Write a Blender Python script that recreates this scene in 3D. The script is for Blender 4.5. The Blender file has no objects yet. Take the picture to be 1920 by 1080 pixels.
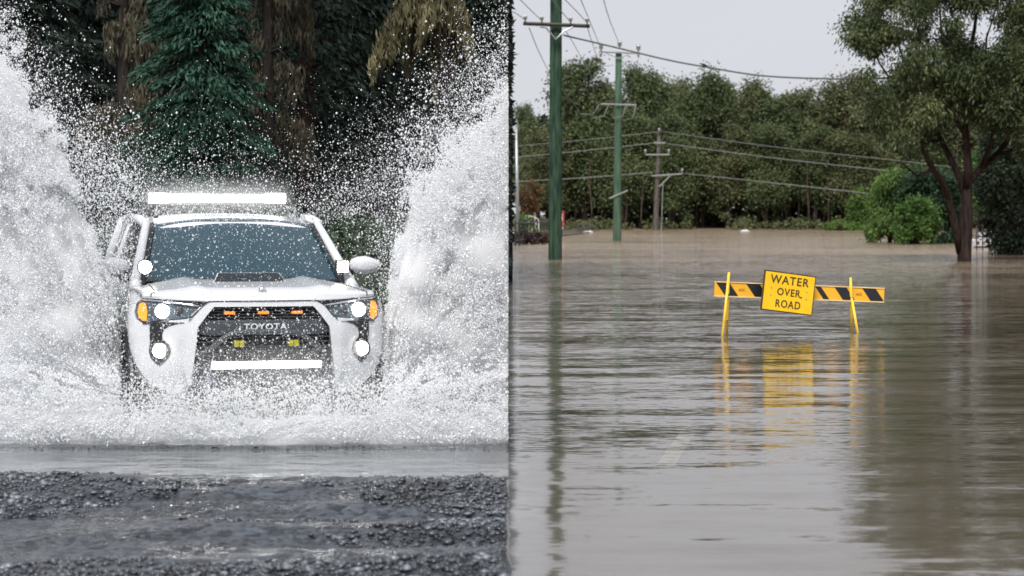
import bpy, bmesh, math, random
import numpy as np
from mathutils import Vector, Matrix

random.seed(7)
rng = np.random.default_rng(11)
R = math.radians
FPX, H = 4400.0, 1.73          # focal length in 1920-wide pixels, eye height over the water
S = bpy.context.scene
COL = S.collection

def W(px, py, d):              # a measured point of the photograph at distance d
    return Vector(((px - 960) / FPX * d, d, H + (400 - py) / FPX * d))
def dw(py):
    return H * FPX / (py - 400)

# ------------------------------------------------------------------ objects
def tag(o, label=None, cat=None, group=None, kind=None):
    if label: o['label'] = label
    if cat: o['category'] = cat
    if group: o['group'] = group
    if kind: o['kind'] = kind
    return o
def empty(name, loc, rz=0, **k):
    o = bpy.data.objects.new(name, None); COL.objects.link(o)
    o.location = loc; o.rotation_euler = (0, 0, rz); o.empty_display_size = .2
    return tag(o, **k)
def link(name, me, mat, parent=None, **k):
    o = bpy.data.objects.new(name, me); COL.objects.link(o)
    if mat is not None and not me.materials: me.materials.append(mat)
    if parent is not None: o.parent = parent
    return tag(o, **k)
def np_mesh(name, V, Fc, smooth=False):       # V (n,3), Fc (m,k)
    me = bpy.data.meshes.new(name)
    V = np.asarray(V, np.float32); Fc = np.asarray(Fc, np.int32)
    m, k = Fc.shape
    me.vertices.add(len(V)); me.vertices.foreach_set('co', V.ravel())
    me.loops.add(m * k); me.loops.foreach_set('vertex_index', Fc.ravel())
    me.polygons.add(m); me.polygons.foreach_set('loop_start', np.arange(m, dtype=np.int32) * k)
    if smooth: me.polygons.foreach_set('use_smooth', np.ones(m, bool))
    me.update(calc_edges=True)
    return me
def bm_mesh(name, bm, smooth=False):
    bmesh.ops.recalc_face_normals(bm, faces=bm.faces)
    me = bpy.data.meshes.new(name); bm.to_mesh(me); bm.free()
    if smooth:
        me.polygons.foreach_set('use_smooth', [True] * len(me.polygons))
    return me
def box(bm, c, s, M=None):
    vs = bmesh.ops.create_cube(bm, size=1)['verts']
    for v in vs:
        v.co = Vector((v.co.x * s[0], v.co.y * s[1], v.co.z * s[2])) + Vector(c)
        if M: v.co = M @ v.co
    return vs
def tube(bm, pts, rad, n=8, cap=True):
    pts = [Vector(p) for p in pts]
    if not hasattr(rad, '__len__'): rad = [rad] * len(pts)
    rings = []; up = Vector((0.13, 0.2, 1)).normalized(); pn = None
    for i, p in enumerate(pts):
        t = (pts[min(i + 1, len(pts) - 1)] - pts[max(i - 1, 0)]).normalized()
        if pn is None:
            a = t.cross(up)
            if a.length < .1: a = t.cross(Vector((1, 0, 0)))
        else:
            a = pn - t * pn.dot(t)
        a.normalize(); b = t.cross(a); pn = a
        rings.append([bm.verts.new(p + (a * math.cos(k * 2 * math.pi / n) + b * math.sin(k * 2 * math.pi / n)) * rad[i]) for k in range(n)])
    for r0, r1 in zip(rings, rings[1:]):
        for k in range(n): bm.faces.new((r0[k], r0[(k + 1) % n], r1[(k + 1) % n], r1[k]))
    if cap:
        bm.faces.new(rings[0][::-1]); bm.faces.new(rings[-1])
def bevel(o, w=.008, seg=2, ang=40):
    m = o.modifiers.new('bevel', 'BEVEL'); m.width = w; m.segments = seg; m.limit_method = 'ANGLE'; m.angle_limit = R(ang)
    return o
def text_mesh(body, h_cap, w_total, depth=.002, bold=0.0, space=1.0):
    """flat lettering as a mesh, centred, lying in the XZ plane facing -Y"""
    cu = bpy.data.curves.new('lettering', 'FONT'); cu.body = body; cu.align_x = 'CENTER'; cu.size = 1
    cu.extrude = .01; cu.offset = bold; cu.space_character = space; cu.resolution_u = 3
    o = bpy.data.objects.new('lettering', cu); COL.objects.link(o)
    bpy.context.view_layer.update()
    me = bpy.data.meshes.new_from_object(o.evaluated_get(bpy.context.evaluated_depsgraph_get()))
    COL.objects.unlink(o); bpy.data.objects.remove(o)
    co = np.empty(len(me.vertices) * 3, np.float32); me.vertices.foreach_get('co', co); co = co.reshape(-1, 3)
    lo, hi = co.min(0), co.max(0)
    c = (lo + hi) / 2
    x = (co[:, 0] - c[0]) * w_total / (hi[0] - lo[0]); z = (co[:, 1] - c[1]) * h_cap / (hi[1] - lo[1]); y = -co[:, 2] / .01 * depth
    me.vertices.foreach_set('co', np.stack([x, y, z], 1).astype(np.float32).ravel()); me.update()
    return me

# ------------------------------------------------------------------ noise
_L = rng.random((64, 64, 64)).astype(np.float32)
def vnoise(P, s, off=0.0):
    q = np.asarray(P, np.float64) * s + off + 1000.0
    i = np.floor(q).astype(int); f = q - i; f = f * f * (3 - 2 * f)
    out = 0
    for a in (0, 1):
        for b in (0, 1):
            for c in (0, 1):
                w = (f[:, 0] if a else 1 - f[:, 0]) * (f[:, 1] if b else 1 - f[:, 1]) * (f[:, 2] if c else 1 - f[:, 2])
                out = out + w * _L[(i[:, 0] + a) % 64, (i[:, 1] + b) % 64, (i[:, 2] + c) % 64]
    return out
def fbm(P, s, o=4, off=0.0):
    a, t, r = 1.0, 0, 0
    for k in range(o):
        r = r + a * vnoise(P, s * 2 ** k, off + 7.3 * k); t += a; a *= .5
    return r / t

# ------------------------------------------------------------------ materials
def mat(name):
    m = bpy.data.materials.new(name); m.use_nodes = True
    nt = m.node_tree; b = nt.nodes['Principled BSDF']
    return m, nt, b
def N(nt, t, **k):
    n = nt.nodes.new(t)
    for a, v in k.items(): setattr(n, a, v)
    return n
def simple(name, col, rough=.5, metal=0, spec=.5, noise=.12, scale=6, bump=0, coat=0):
    m, nt, b = mat(name)
    b.inputs['Roughness'].default_value = rough; b.inputs['Metallic'].default_value = metal
    b.inputs['Specular IOR Level'].default_value = spec; b.inputs['Coat Weight'].default_value = coat
    tc = N(nt, 'ShaderNodeTexCoord'); n = N(nt, 'ShaderNodeTexNoise'); n.inputs['Scale'].default_value = scale; n.inputs['Detail'].default_value = 6
    nt.links.new(tc.outputs['Object'], n.inputs['Vector'])
    r = N(nt, 'ShaderNodeValToRGB')
    r.color_ramp.elements[0].position = .3; r.color_ramp.elements[1].position = .7
    r.color_ramp.elements[0].color = [c * (1 - noise) for c in col] + [1]; r.color_ramp.elements[1].color = [min(1, c * (1 + noise)) for c in col] + [1]
    nt.links.new(n.outputs['Fac'], r.inputs['Fac']); nt.links.new(r.outputs['Color'], b.inputs['Base Color'])
    if bump:
        bp = N(nt, 'ShaderNodeBump'); bp.inputs['Strength'].default_value = bump; bp.inputs['Distance'].default_value = .02
        nt.links.new(n.outputs['Fac'], bp.inputs['Height']); nt.links.new(bp.outputs['Normal'], b.inputs['Normal'])
    return m
def emis(name, col, s):
    m, nt, b = mat(name)
    b.inputs['Base Color'].default_value = (.4 * col[0], .4 * col[1], .4 * col[2], 1); b.inputs['Emission Color'].default_value = (*col, 1); b.inputs['Emission Strength'].default_value = s
    return m
def leafmat(name, cols, trans=.25, rough=.55, nscale=.5):
    """leaf colours that differ from leaf to leaf and from branch to branch"""
    m, nt, b = mat(name)
    g = N(nt, 'ShaderNodeNewGeometry'); tc = N(nt, 'ShaderNodeTexCoord'); n = N(nt, 'ShaderNodeTexNoise'); n.inputs['Scale'].default_value = nscale; n.inputs['Detail'].default_value = 3
    nt.links.new(tc.outputs['Object'], n.inputs['Vector'])
    mx = N(nt, 'ShaderNodeMix'); mx.data_type = 'FLOAT'; mx.inputs[0].default_value = .55
    nt.links.new(g.outputs['Random Per Island'], mx.inputs[2])
    ms = N(nt, 'ShaderNodeMapRange'); ms.inputs['From Min'].default_value = .3; ms.inputs['From Max'].default_value = .7
    nt.links.new(n.outputs['Fac'], ms.inputs['Value']); nt.links.new(ms.outputs[0], mx.inputs[3])
    r = N(nt, 'ShaderNodeValToRGB'); e = r.color_ramp.elements
    e[0].position = .12; e[0].color = (*cols[0], 1); e[1].position = .88; e[1].color = (*cols[-1], 1)
    for k, c in enumerate(cols[1:-1]):
        x = e.new(.12 + .76 * (k + 1) / (len(cols) - 1)); x.color = (*c, 1)
    nt.links.new(mx.outputs[0], r.inputs['Fac']); nt.links.new(r.outputs['Color'], b.inputs['Base Color'])
    b.inputs['Roughness'].default_value = rough; b.inputs['Specular IOR Level'].default_value = .25
    if trans:
        out = nt.nodes['Material Output']; t = N(nt, 'ShaderNodeBsdfTranslucent'); ms2 = N(nt, 'ShaderNodeMixShader'); ms2.inputs[0].default_value = trans
        nt.links.new(r.outputs['Color'], t.inputs['Color']); nt.links.new(b.outputs[0], ms2.inputs[1]); nt.links.new(t.outputs[0], ms2.inputs[2]); nt.links.new(ms2.outputs[0], out.inputs['Surface'])
    return m
def barkmat(name, c0, c1, sc=3):
    m, nt, b = mat(name)
    tc = N(nt, 'ShaderNodeTexCoord'); mp = N(nt, 'ShaderNodeMapping'); mp.inputs['Scale'].default_value = (4, 4, .6)
    n = N(nt, 'ShaderNodeTexNoise'); n.inputs['Scale'].default_value = sc; n.inputs['Detail'].default_value = 8
    nt.links.new(tc.outputs['Object'], mp.inputs[0]); nt.links.new(mp.outputs[0], n.inputs['Vector'])
    r = N(nt, 'ShaderNodeValToRGB'); e = r.color_ramp.elements; e[0].position = .35; e[1].position = .68; e[0].color = (*c0, 1); e[1].color = (*c1, 1)
    nt.links.new(n.outputs['Fac'], r.inputs[0]); nt.links.new(r.outputs[0], b.inputs['Base Color'])
    bp = N(nt, 'ShaderNodeBump'); bp.inputs['Strength'].default_value = .6; bp.inputs['Distance'].default_value = .03
    nt.links.new(n.outputs['Fac'], bp.inputs['Height']); nt.links.new(bp.outputs[0], b.inputs['Normal'])
    b.inputs['Roughness'].default_value = .9; b.inputs['Specular IOR Level'].default_value = .12
    return m

# ------------------------------------------------------------------ world, sun, camera
SUN_EL, SUN_AZ = R(50), R(195)         # high, behind the camera and to the left
w = bpy.data.worlds.new('World'); S.world = w; w.use_nodes = True
nt = w.node_tree; bg = nt.nodes['Background']
sky = N(nt, 'ShaderNodeTexSky', sky_type='NISHITA'); sky.sun_disc = False; sky.sun_elevation = SUN_EL; sky.sun_rotation = SUN_AZ
tc = N(nt, 'ShaderNodeTexCoord'); cn = N(nt, 'ShaderNodeTexNoise'); cn.inputs['Scale'].default_value = 1.6; cn.inputs['Detail'].default_value = 4
mp = N(nt, 'ShaderNodeMapping'); mp.inputs['Scale'].default_value = (1, 1, 3)
nt.links.new(tc.outputs['Generated'], mp.inputs[0]); nt.links.new(mp.outputs[0], cn.inputs['Vector'])
cr = N(nt, 'ShaderNodeValToRGB'); e = cr.color_ramp.elements           # the overcast cloud sheet
e[0].position = .3; e[0].color = (.68, .69, .75, 1); e[1].position = .75; e[1].color = (.78, .79, .85, 1)
nt.links.new(cn.outputs['Fac'], cr.inputs[0])
sc_ = N(nt, 'ShaderNodeVectorMath', operation='SCALE'); sc_.inputs['Scale'].default_value = 8.2
nt.links.new(cr.outputs[0], sc_.inputs[0])
mx = N(nt, 'ShaderNodeMix'); mx.data_type = 'RGBA'; mx.inputs[0].default_value = .93
nt.links.new(sky.outputs[0], mx.inputs[6]); nt.links.new(sc_.outputs[0], mx.inputs[7])
nt.links.new(mx.outputs[2], bg.inputs['Color']); bg.inputs['Strength'].default_value = .102

sl = bpy.data.lights.new('sun', 'SUN'); sl.energy = 4.4; sl.angle = R(25); sl.color = (1, .97, .93)
so = bpy.data.objects.new('sun', sl); COL.objects.link(so)
dirv = Vector((math.sin(SUN_AZ) * math.cos(SUN_EL), math.cos(SUN_AZ) * math.cos(SUN_EL), math.sin(SUN_EL)))
so.rotation_euler = dirv.to_track_quat('Z', 'Y').to_euler(); so.location = dirv * 50

cd = bpy.data.cameras.new('camera'); cam = bpy.data.objects.new('camera', cd); COL.objects.link(cam)
cam.location = (0, 0, H); cam.rotation_euler = (R(90), 0, 0)
cd.sensor_width = 36; cd.lens = FPX / 1920 * 36; cd.shift_y = -140 / 1920; cd.clip_end = 5000; cd.clip_start = .1
cd.dof.use_dof = True; cd.dof.focus_distance = 24; cd.dof.aperture_fstop = 3.8
S.camera = cam
S.view_settings.view_transform = 'Standard'; S.view_settings.look = 'None'; S.view_settings.gamma = 1; S.view_settings.exposure = .16
S.view_settings.use_curve_mapping = False
S.render.engine = 'CYCLES'
cy = S.cycles
cy.max_bounces = 12; cy.diffuse_bounces = 5; cy.glossy_bounces = 3; cy.transmission_bounces = 4; cy.transparent_max_bounces = 8
cy.use_denoising = True; cy.denoiser = 'OPENIMAGEDENOISE'; cy.sample_clamp_indirect = 4; cy.caustics_reflective = False; cy.caustics_refractive = False

# ------------------------------------------------------------------ ground, road, water
GROUND_Z = -.3
def plane_mesh(name, x0, x1, y0, y1, z):
    return np_mesh(name, [(x0, y0, z), (x1, y0, z), (x1, y1, z), (x0, y1, z)], [(0, 1, 2, 3)])
M_mud = simple('silt', (.16, .13, .10), .9, scale=.4)
link('ground', plane_mesh('ground', -1500, 1500, -60, 3000, GROUND_Z - .02), M_mud, kind='structure', label='muddy river bed under the flood')
M_asph = simple('silted_asphalt', (.15, .13, .10), .7, scale=1.2, noise=.25)
link('road', plane_mesh('road', .3, 9.3, 4, 60, GROUND_Z + .16), M_asph, kind='structure', label='drowned asphalt road under the brown water')
M_line = simple('road_paint', (.85, .82, .70), .6, scale=8, noise=.1)
zl = GROUND_Z + .166; hh = H - zl
def sub(px, py): d = hh * FPX / (py - 400); return ((px - 960) / FPX * d, d, zl)
link('lane_marking', np_mesh('lane_marking', [sub(1229, 874), sub(1264, 874), sub(1306, 806), sub(1277, 806)], [(0, 1, 2, 3)]), M_line,
     kind='structure', label='pale lane dash seen faintly through the flood water in the foreground')

def water_material():
    m, nt, b = mat('flood_water'); nt.nodes.remove(b); out = nt.nodes['Material Output']; Lk = nt.links.new
    tc = N(nt, 'ShaderNodeTexCoord'); sep = N(nt, 'ShaderNodeSeparateXYZ'); Lk(tc.outputs['Object'], sep.inputs[0])
    def layer(sx, sy, detail, rough=.5, rot=0, dist=0.0):
        mp = N(nt, 'ShaderNodeMapping'); mp.inputs['Scale'].default_value = (sx, sy, 1); mp.inputs['Rotation'].default_value = (0, 0, rot)
        n = N(nt, 'ShaderNodeTexNoise'); n.inputs['Scale'].default_value = 1; n.inputs['Detail'].default_value = detail; n.inputs['Roughness'].default_value = rough; n.inputs['Distortion'].default_value = dist
        Lk(tc.outputs['Object'], mp.inputs[0]); Lk(mp.outputs[0], n.inputs['Vector']); return n.outputs['Color']
    def mathn(op, a, b_=None, c=None):
        n = N(nt, 'ShaderNodeMath', operation=op)
        for i, v in enumerate((a, b_, c)):
            if v is None: continue
            if isinstance(v, (int, float)): n.inputs[i].default_value = v
            else: Lk(v, n.inputs[i])
        return n.outputs[0]
    def mr(v, a, b_, c, d):
        n = N(nt, 'ShaderNodeMapRange'); Lk(v, n.inputs['Value'])
        for k, x in zip(('From Min', 'From Max', 'To Min', 'To Max'), (a, b_, c, d)): n.inputs[k].default_value = x
        return n.outputs[0]
    swell = layer(.55, 2.0, 2, .5, .05)
    chop = layer(2.8, 13, 4, .62, -.04, .4)
    fine = layer(12, 34, 3, .6, .02)
    patch = layer(.10, .16, 2)                     # where the wind touches the water
    Y = sep.outputs['Y']
    wind = mathn('ADD', mr(Y, 13, 24, .12, .40), mr(Y, 30, 90, 0, 1.4))  # calmer close to the shore, rougher further out
    amp = mathn('ADD', mathn('MULTIPLY', wind, mr(patch, .38, .62, .45, 1.3)), mr(sep.outputs['X'], -.3, 0, .45, 0))
    def vm(op, a, b_, scale=None):
        n = N(nt, 'ShaderNodeVectorMath', operation=op); Lk(a, n.inputs[0])
        if b_ is not None:
            if isinstance(b_, tuple): n.inputs[1].default_value = b_
            else: Lk(b_, n.inputs[1])
        if scale is not None:
            if isinstance(scale, (int, float)): n.inputs['Scale'].default_value = scale
            else: Lk(scale, n.inputs['Scale'])
        return n.outputs[0]
    def slope(col, ax, ay): return vm('MULTIPLY', vm('SUBTRACT', col, (.5, .5, .5)), (ax, ay, 0))
    sl_ = vm('ADD', slope(swell, .045, .15), vm('SCALE', vm('ADD', slope(chop, .28, .75), slope(fine, .35, .6)), None, amp))
    nrm_ = vm('NORMALIZE', vm('ADD', sl_, (0, 0, 1)), None)
    class bp: outputs = [nrm_]
    gl = N(nt, 'ShaderNodeBsdfGlossy'); gl.inputs['Roughness'].default_value = .07; gl.inputs['Color'].default_value = (.93, .93, .93, 1); Lk(bp.outputs[0], gl.inputs['Normal'])
    df = N(nt, 'ShaderNodeBsdfDiffuse')
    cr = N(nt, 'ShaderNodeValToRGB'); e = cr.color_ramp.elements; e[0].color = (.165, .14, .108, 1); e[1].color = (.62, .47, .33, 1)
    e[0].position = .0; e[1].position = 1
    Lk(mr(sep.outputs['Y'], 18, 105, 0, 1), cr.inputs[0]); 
    cl_ = N(nt, 'ShaderNodeMix'); cl_.data_type = 'RGBA'; Lk(mr(sep.outputs['X'], -.25, .25, 1, 0), cl_.inputs[0]); Lk(cr.outputs[0], cl_.inputs[6]); cl_.inputs[7].default_value = (.36, .385, .41, 1)   # the water colour turns paler and greyer on the left
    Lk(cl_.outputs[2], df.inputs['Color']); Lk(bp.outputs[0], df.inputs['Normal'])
    tr = N(nt, 'ShaderNodeBsdfTransparent'); tr.inputs['Color'].default_value = (.9, .86, .78, 1)
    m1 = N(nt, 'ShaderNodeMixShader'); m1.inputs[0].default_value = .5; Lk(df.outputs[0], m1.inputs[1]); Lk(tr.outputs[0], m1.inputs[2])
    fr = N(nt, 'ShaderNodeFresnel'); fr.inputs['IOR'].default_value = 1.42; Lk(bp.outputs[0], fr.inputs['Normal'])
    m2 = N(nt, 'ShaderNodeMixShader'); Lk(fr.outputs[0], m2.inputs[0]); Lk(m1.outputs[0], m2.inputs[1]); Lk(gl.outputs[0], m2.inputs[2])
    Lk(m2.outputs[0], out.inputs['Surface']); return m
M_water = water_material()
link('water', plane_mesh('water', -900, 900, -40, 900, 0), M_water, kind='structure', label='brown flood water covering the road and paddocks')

# ------------------------------------------------------------------ stones and gravel bank on the left
def heightfield(name, xs, ys, zf, m, **k):
    X, Y = np.meshgrid(xs, ys); P = np.stack([X.ravel(), Y.ravel(), np.zeros(X.size)], 1)
    P[:, 2] = zf(P[:, 0], P[:, 1], P)
    nx = len(xs); i = np.arange(len(xs) - 1); j = np.arange(len(ys) - 1); I, J = np.meshgrid(i, j); a = (J * nx + I).ravel()
    return link(name, np_mesh(name, P, np.stack([a, a + 1, a + nx + 1, a + nx], 1), True), m, **k)
def sstep(a, b, x):
    t = np.clip((x - a) / (b - a), 0, 1); return t * t * (3 - 2 * t)
def gravel_z(x, y, P):
    n = fbm(P * [1, 1, 0], 1.1, 5); n2 = fbm(P * [.35, 1.6, 0] , 1.0, 3, 31)
    z = .06 + .09 * (n - .5) + .20 * (n2 - .5) + .02 * (vnoise(P, 14) - .5)
    shore = 15.75 + .35 * (fbm(P * [1, 0, 0], .9, 3, 5) - .5)
    z = z - .22 * sstep(shore - .9, shore + .5, y) + .03 * sstep(shore - 2, shore - .6, y)
    z = z - .30 * sstep(-.045, .02, x + .04 * (vnoise(P, 6, 9) - .5))
    return z
def gravel_material():
    m, nt, b = mat('wet_gravel'); Lk = nt.links.new
    tc = N(nt, 'ShaderNodeTexCoord')
    v = N(nt, 'ShaderNodeTexVoronoi'); v.inputs['Scale'].default_value = 26; Lk(tc.outputs['Object'], v.inputs['Vector'])
    n = N(nt, 'ShaderNodeTexNoise'); n.inputs['Scale'].default_value = 1.4; n.inputs['Detail'].default_value = 7; Lk(tc.outputs['Object'], n.inputs['Vector'])
    r = N(nt, 'ShaderNodeValToRGB'); e = r.color_ramp.elements; e[0].position = .1; e[1].position = .9; e[0].color = (.009, .012, .016, 1); e[1].color = (.070, .082, .10, 1)
    mx = N(nt, 'ShaderNodeMix'); mx.data_type = 'RGBA'; mx.blend_type = 'MULTIPLY'; mx.inputs[0].default_value = .6
    sp = N(nt, 'ShaderNodeSeparateColor'); Lk(v.outputs['Color'], sp.inputs[0]); Lk(sp.outputs[0], r.inputs[0])
    Lk(r.outputs[0], mx.inputs[6])
    r2 = N(nt, 'ShaderNodeValToRGB'); r2.color_ramp.elements[0].position = .35; r2.color_ramp.elements[1].position = .65; Lk(n.outputs['Fac'], r2.inputs[0]); Lk(r2.outputs[0], mx.inputs[7])
    Lk(mx.outputs[2], b.inputs['Base Color'])
    r3 = N(nt, 'ShaderNodeMapRange'); r3.inputs['From Min'].default_value = .45; r3.inputs['From Max'].default_value = .6; r3.inputs['To Min'].default_value = .12; r3.inputs['To Max'].default_value = .5
    Lk(n.outputs['Fac'], r3.inputs['Value']); Lk(r3.outputs[0], b.inputs['Roughness'])
    bp = N(nt, 'ShaderNodeBump'); bp.inputs['Strength'].default_value = .9; bp.inputs['Distance'].default_value = .015; bp.invert = True
    Lk(v.outputs['Distance'], bp.inputs['Height']); Lk(bp.outputs[0], b.inputs['Normal'])
    return m
M_gravel = gravel_material()
heightfield('gravel_bank', np.linspace(-7, .04, 190), np.linspace(7, 17.2, 260), gravel_z, M_gravel, kind='structure', label='wet dark gravel bank at the near edge of the water')
def stones(name, n, xr, yr, zf, smin, smax, m, sink=.3, clus=0, **k):
    c = np.stack([rng.uniform(*xr, n), rng.uniform(*yr, n), np.zeros(n)], 1)
    if clus: c = c[fbm(c * [.7, 1.9, 0], .9, 4, 77) + .12 * (rng.random(n) - .5) > clus]; n = len(c)
    c[:, 2] = zf(c[:, 0], c[:, 1], c)
    s = smin * (smax / smin) ** (rng.random(n) ** 2.4)
    ico = bmesh.new(); bmesh.ops.create_icosphere(ico, subdivisions=1, radius=1)
    BV = np.array([v.co[:] for v in ico.verts]); BF = np.array([[v.index for v in f.verts] for f in ico.faces]); ico.free()
    sc = np.stack([rng.uniform(.8, 1.5, n), rng.uniform(.8, 1.3, n), rng.uniform(.4, .75, n)], 1) * s[:, None]
    an = rng.random(n) * 6.28
    V = BV[None] * (1 + rng.uniform(-.22, .22, (n, len(BV), 1))) * sc[:, None]
    ca, sa = np.cos(an)[:, None], np.sin(an)[:, None]
    V = np.stack([V[..., 0] * ca - V[..., 1] * sa, V[..., 0] * sa + V[..., 1] * ca, V[..., 2]], 2) + c[:, None] + np.array([0, 0, 1]) * (s * sink)[:, None, None]
    Fc = BF[None] + (np.arange(n) * len(BV))[:, None, None]
    return link(name, np_mesh(name, V.reshape(-1, 3), Fc.reshape(-1, 3), True), m, **k)
M_stone = leafmat('wet_stone', [(.008, .010, .013), (.024, .028, .035), (.052, .060, .072), (.19, .21, .24)], 0, .3, 2.5)
M_stone.node_tree.nodes['Principled BSDF'].inputs['Specular IOR Level'].default_value = .7
g = stones('gravel_stones', 36000, (-3.6, -.035), (9.5, 15.9), gravel_z, 0.006, .026, M_stone, clus=.50)
tag(g, 'loose wet pebbles scattered over the dark gravel bank', 'gravel', None, 'stuff')
g = stones('shallow_stones', 800, (-4.4, -.05), (17.12, 17.42), lambda x, y, P: -.012 + 0 * x, .008, .022, M_stone, sink=.15)
tag(g, 'thin line of small dark stones breaking the surface below the spray', 'gravel', None, 'stuff')

# ------------------------------------------------------------------ wooded bank on the left
def bank_z(x, y, P):
    z = -.35 + 1.5 * sstep(30, 42, y) + 1.4 * sstep(42, 70, y) + 6 * sstep(66, 120, y) + .5 * (fbm(P, .5, 4) - .5)
    return z - (z + .4) * sstep(-2.6, -.3, x) - .5 * sstep(-.3, 0, x)
M_floor = simple('forest_floor', (.022, .032, .016), .9, scale=2.2, noise=.6, bump=.6)
heightfield('wooded_bank', np.concatenate([np.linspace(-60, -1, 90), np.linspace(-.95, .02, 14)]), np.linspace(29, 125, 120), bank_z, M_floor, kind='structure', label='dark wooded bank rising behind the ford')
def far_z(x, y, P):
    return -.4 + .55 * sstep(238 + 3 * (vnoise(P, .05) - .5), 243, y) + .6 * sstep(250, 290, y)
M_farland = simple('far_bank_grass', (.09, .075, .045), .9, scale=.3, noise=.4)
heightfield('far_bank', np.linspace(-4, 330, 120), np.linspace(232, 420, 40), far_z, M_farland, kind='structure', label='low grassy far shore under the tree line')

# ------------------------------------------------------------------ vegetation generators
def quads(C, A, L, Wd, B=None):
    """leaf cards: centre C, long axis A, length L, width Wd"""
    n = len(C); A = A / (np.linalg.norm(A, axis=1, keepdims=True) + 1e-9)
    if B is None: B = rng.normal(size=(n, 3))
    B = B - A * (A * B).sum(1, keepdims=True); B /= (np.linalg.norm(B, axis=1, keepdims=True) + 1e-9)
    L = np.broadcast_to(L, (n,))[:, None]; Wd = np.broadcast_to(Wd, (n,))[:, None]
    V = np.stack([C - A * L / 2, C + B * Wd / 2 - A * L * .05, C + A * L / 2, C - B * Wd / 2 - A * L * .05], 1).reshape(-1, 3)
    return V, np.arange(n * 4).reshape(-1, 4)
def sphere_pts(n, r=1.0, inner=.35):
    d = rng.normal(size=(n, 3)); d /= np.linalg.norm(d, axis=1, keepdims=True)
    return d * (r * (inner + (1 - inner) * rng.random(n) ** .5))[:, None]
def clump_crown(name, clumps, per, leaf, lw, droop=.4, keep=None, flat=.8, thr=.52, soft=False):
    Cs, As = [], []
    for (c, r) in clumps:
        n = max(20, int(per * r * r)); p = rng.normal(size=(n, 3)) * .52 if soft else sphere_pts(n, 1, .25)
        q = p * [r, r, r * flat]; n_ = vnoise(q + np.array(c), 1.6 / r) + .5 * vnoise(q + np.array(c), 4 / r)
        ok = n_ > thr; q = q[ok]; p = p[ok]
        Cs.append(q + np.array(c)); As.append(p * .7 + rng.normal(size=p.shape) * .6 - np.array([0, 0, droop]))
    C = np.concatenate(Cs); A = np.concatenate(As)
    if keep is not None:
        k = keep(C); C, A = C[k], A[k]
    V, Fc = quads(C, A, leaf * rng.uniform(.6, 1.3, len(C)), lw * rng.uniform(.7, 1.3, len(C)))
    return np_mesh(name, V, Fc)
def conifer_mesh(name, h, r0, n, leaf=.16, keep=None, levels=None, droop=.35, power=.8):
    """whorls of drooping boughs round a stem"""
    levels = levels or int(h / .33)
    lv = rng.integers(0, levels, n); nb = 9
    br = rng.integers(0, nb, n); seed = (lv * 37 + br * 101) % 997
    hz = np.array(rng.random(1000)); ha = np.array(rng.random(1000)); hl = np.array(rng.random(1000))
    t = (lv + .8 * hz[seed]) / levels
    rad = r0 * (1 - t) ** power * (.62 + .5 * hl[seed]) + .05
    s = rng.random(n) ** .62
    a = (br + ha[seed] * .9) / nb * 2 * np.pi + rng.normal(size=n) * .16 * (.4 + s)
    rr = rad * s
    z = .06 * h + t * h * .94 + .10 * rr - droop * rr * s + rng.normal(size=n) * .035 - .10 * rng.random(n) * s
    C = np.stack([np.cos(a) * rr, np.sin(a) * rr, z], 1)
    A = np.stack([np.cos(a), np.sin(a), -.5 - .6 * rng.random(n)], 1) + rng.normal(size=(n, 3)) * .35
    if keep is not None:
        k = keep(C); C, A = C[k], A[k]
    V, Fc = quads(C, A, leaf * rng.uniform(.6, 1.5, len(C)), leaf * .32)
    return np_mesh(name, V, Fc)
def trunk_mesh(name, pts, rad, limbs=(), n=9):
    bm = bmesh.new(); tube(bm, pts, rad, n)
    for p, r in limbs: tube(bm, p, r, 6)
    return bm_mesh(name, bm, True)
def wob(p0, p1, k, amp):
    p0, p1 = Vector(p0), Vector(p1)
    return [p0.lerp(p1, i / k) + (Vector((random.uniform(-1, 1), random.uniform(-1, 1), random.uniform(-.3, .3))) * amp if 0 < i < k else Vector()) for i in range(k + 1)]

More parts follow.
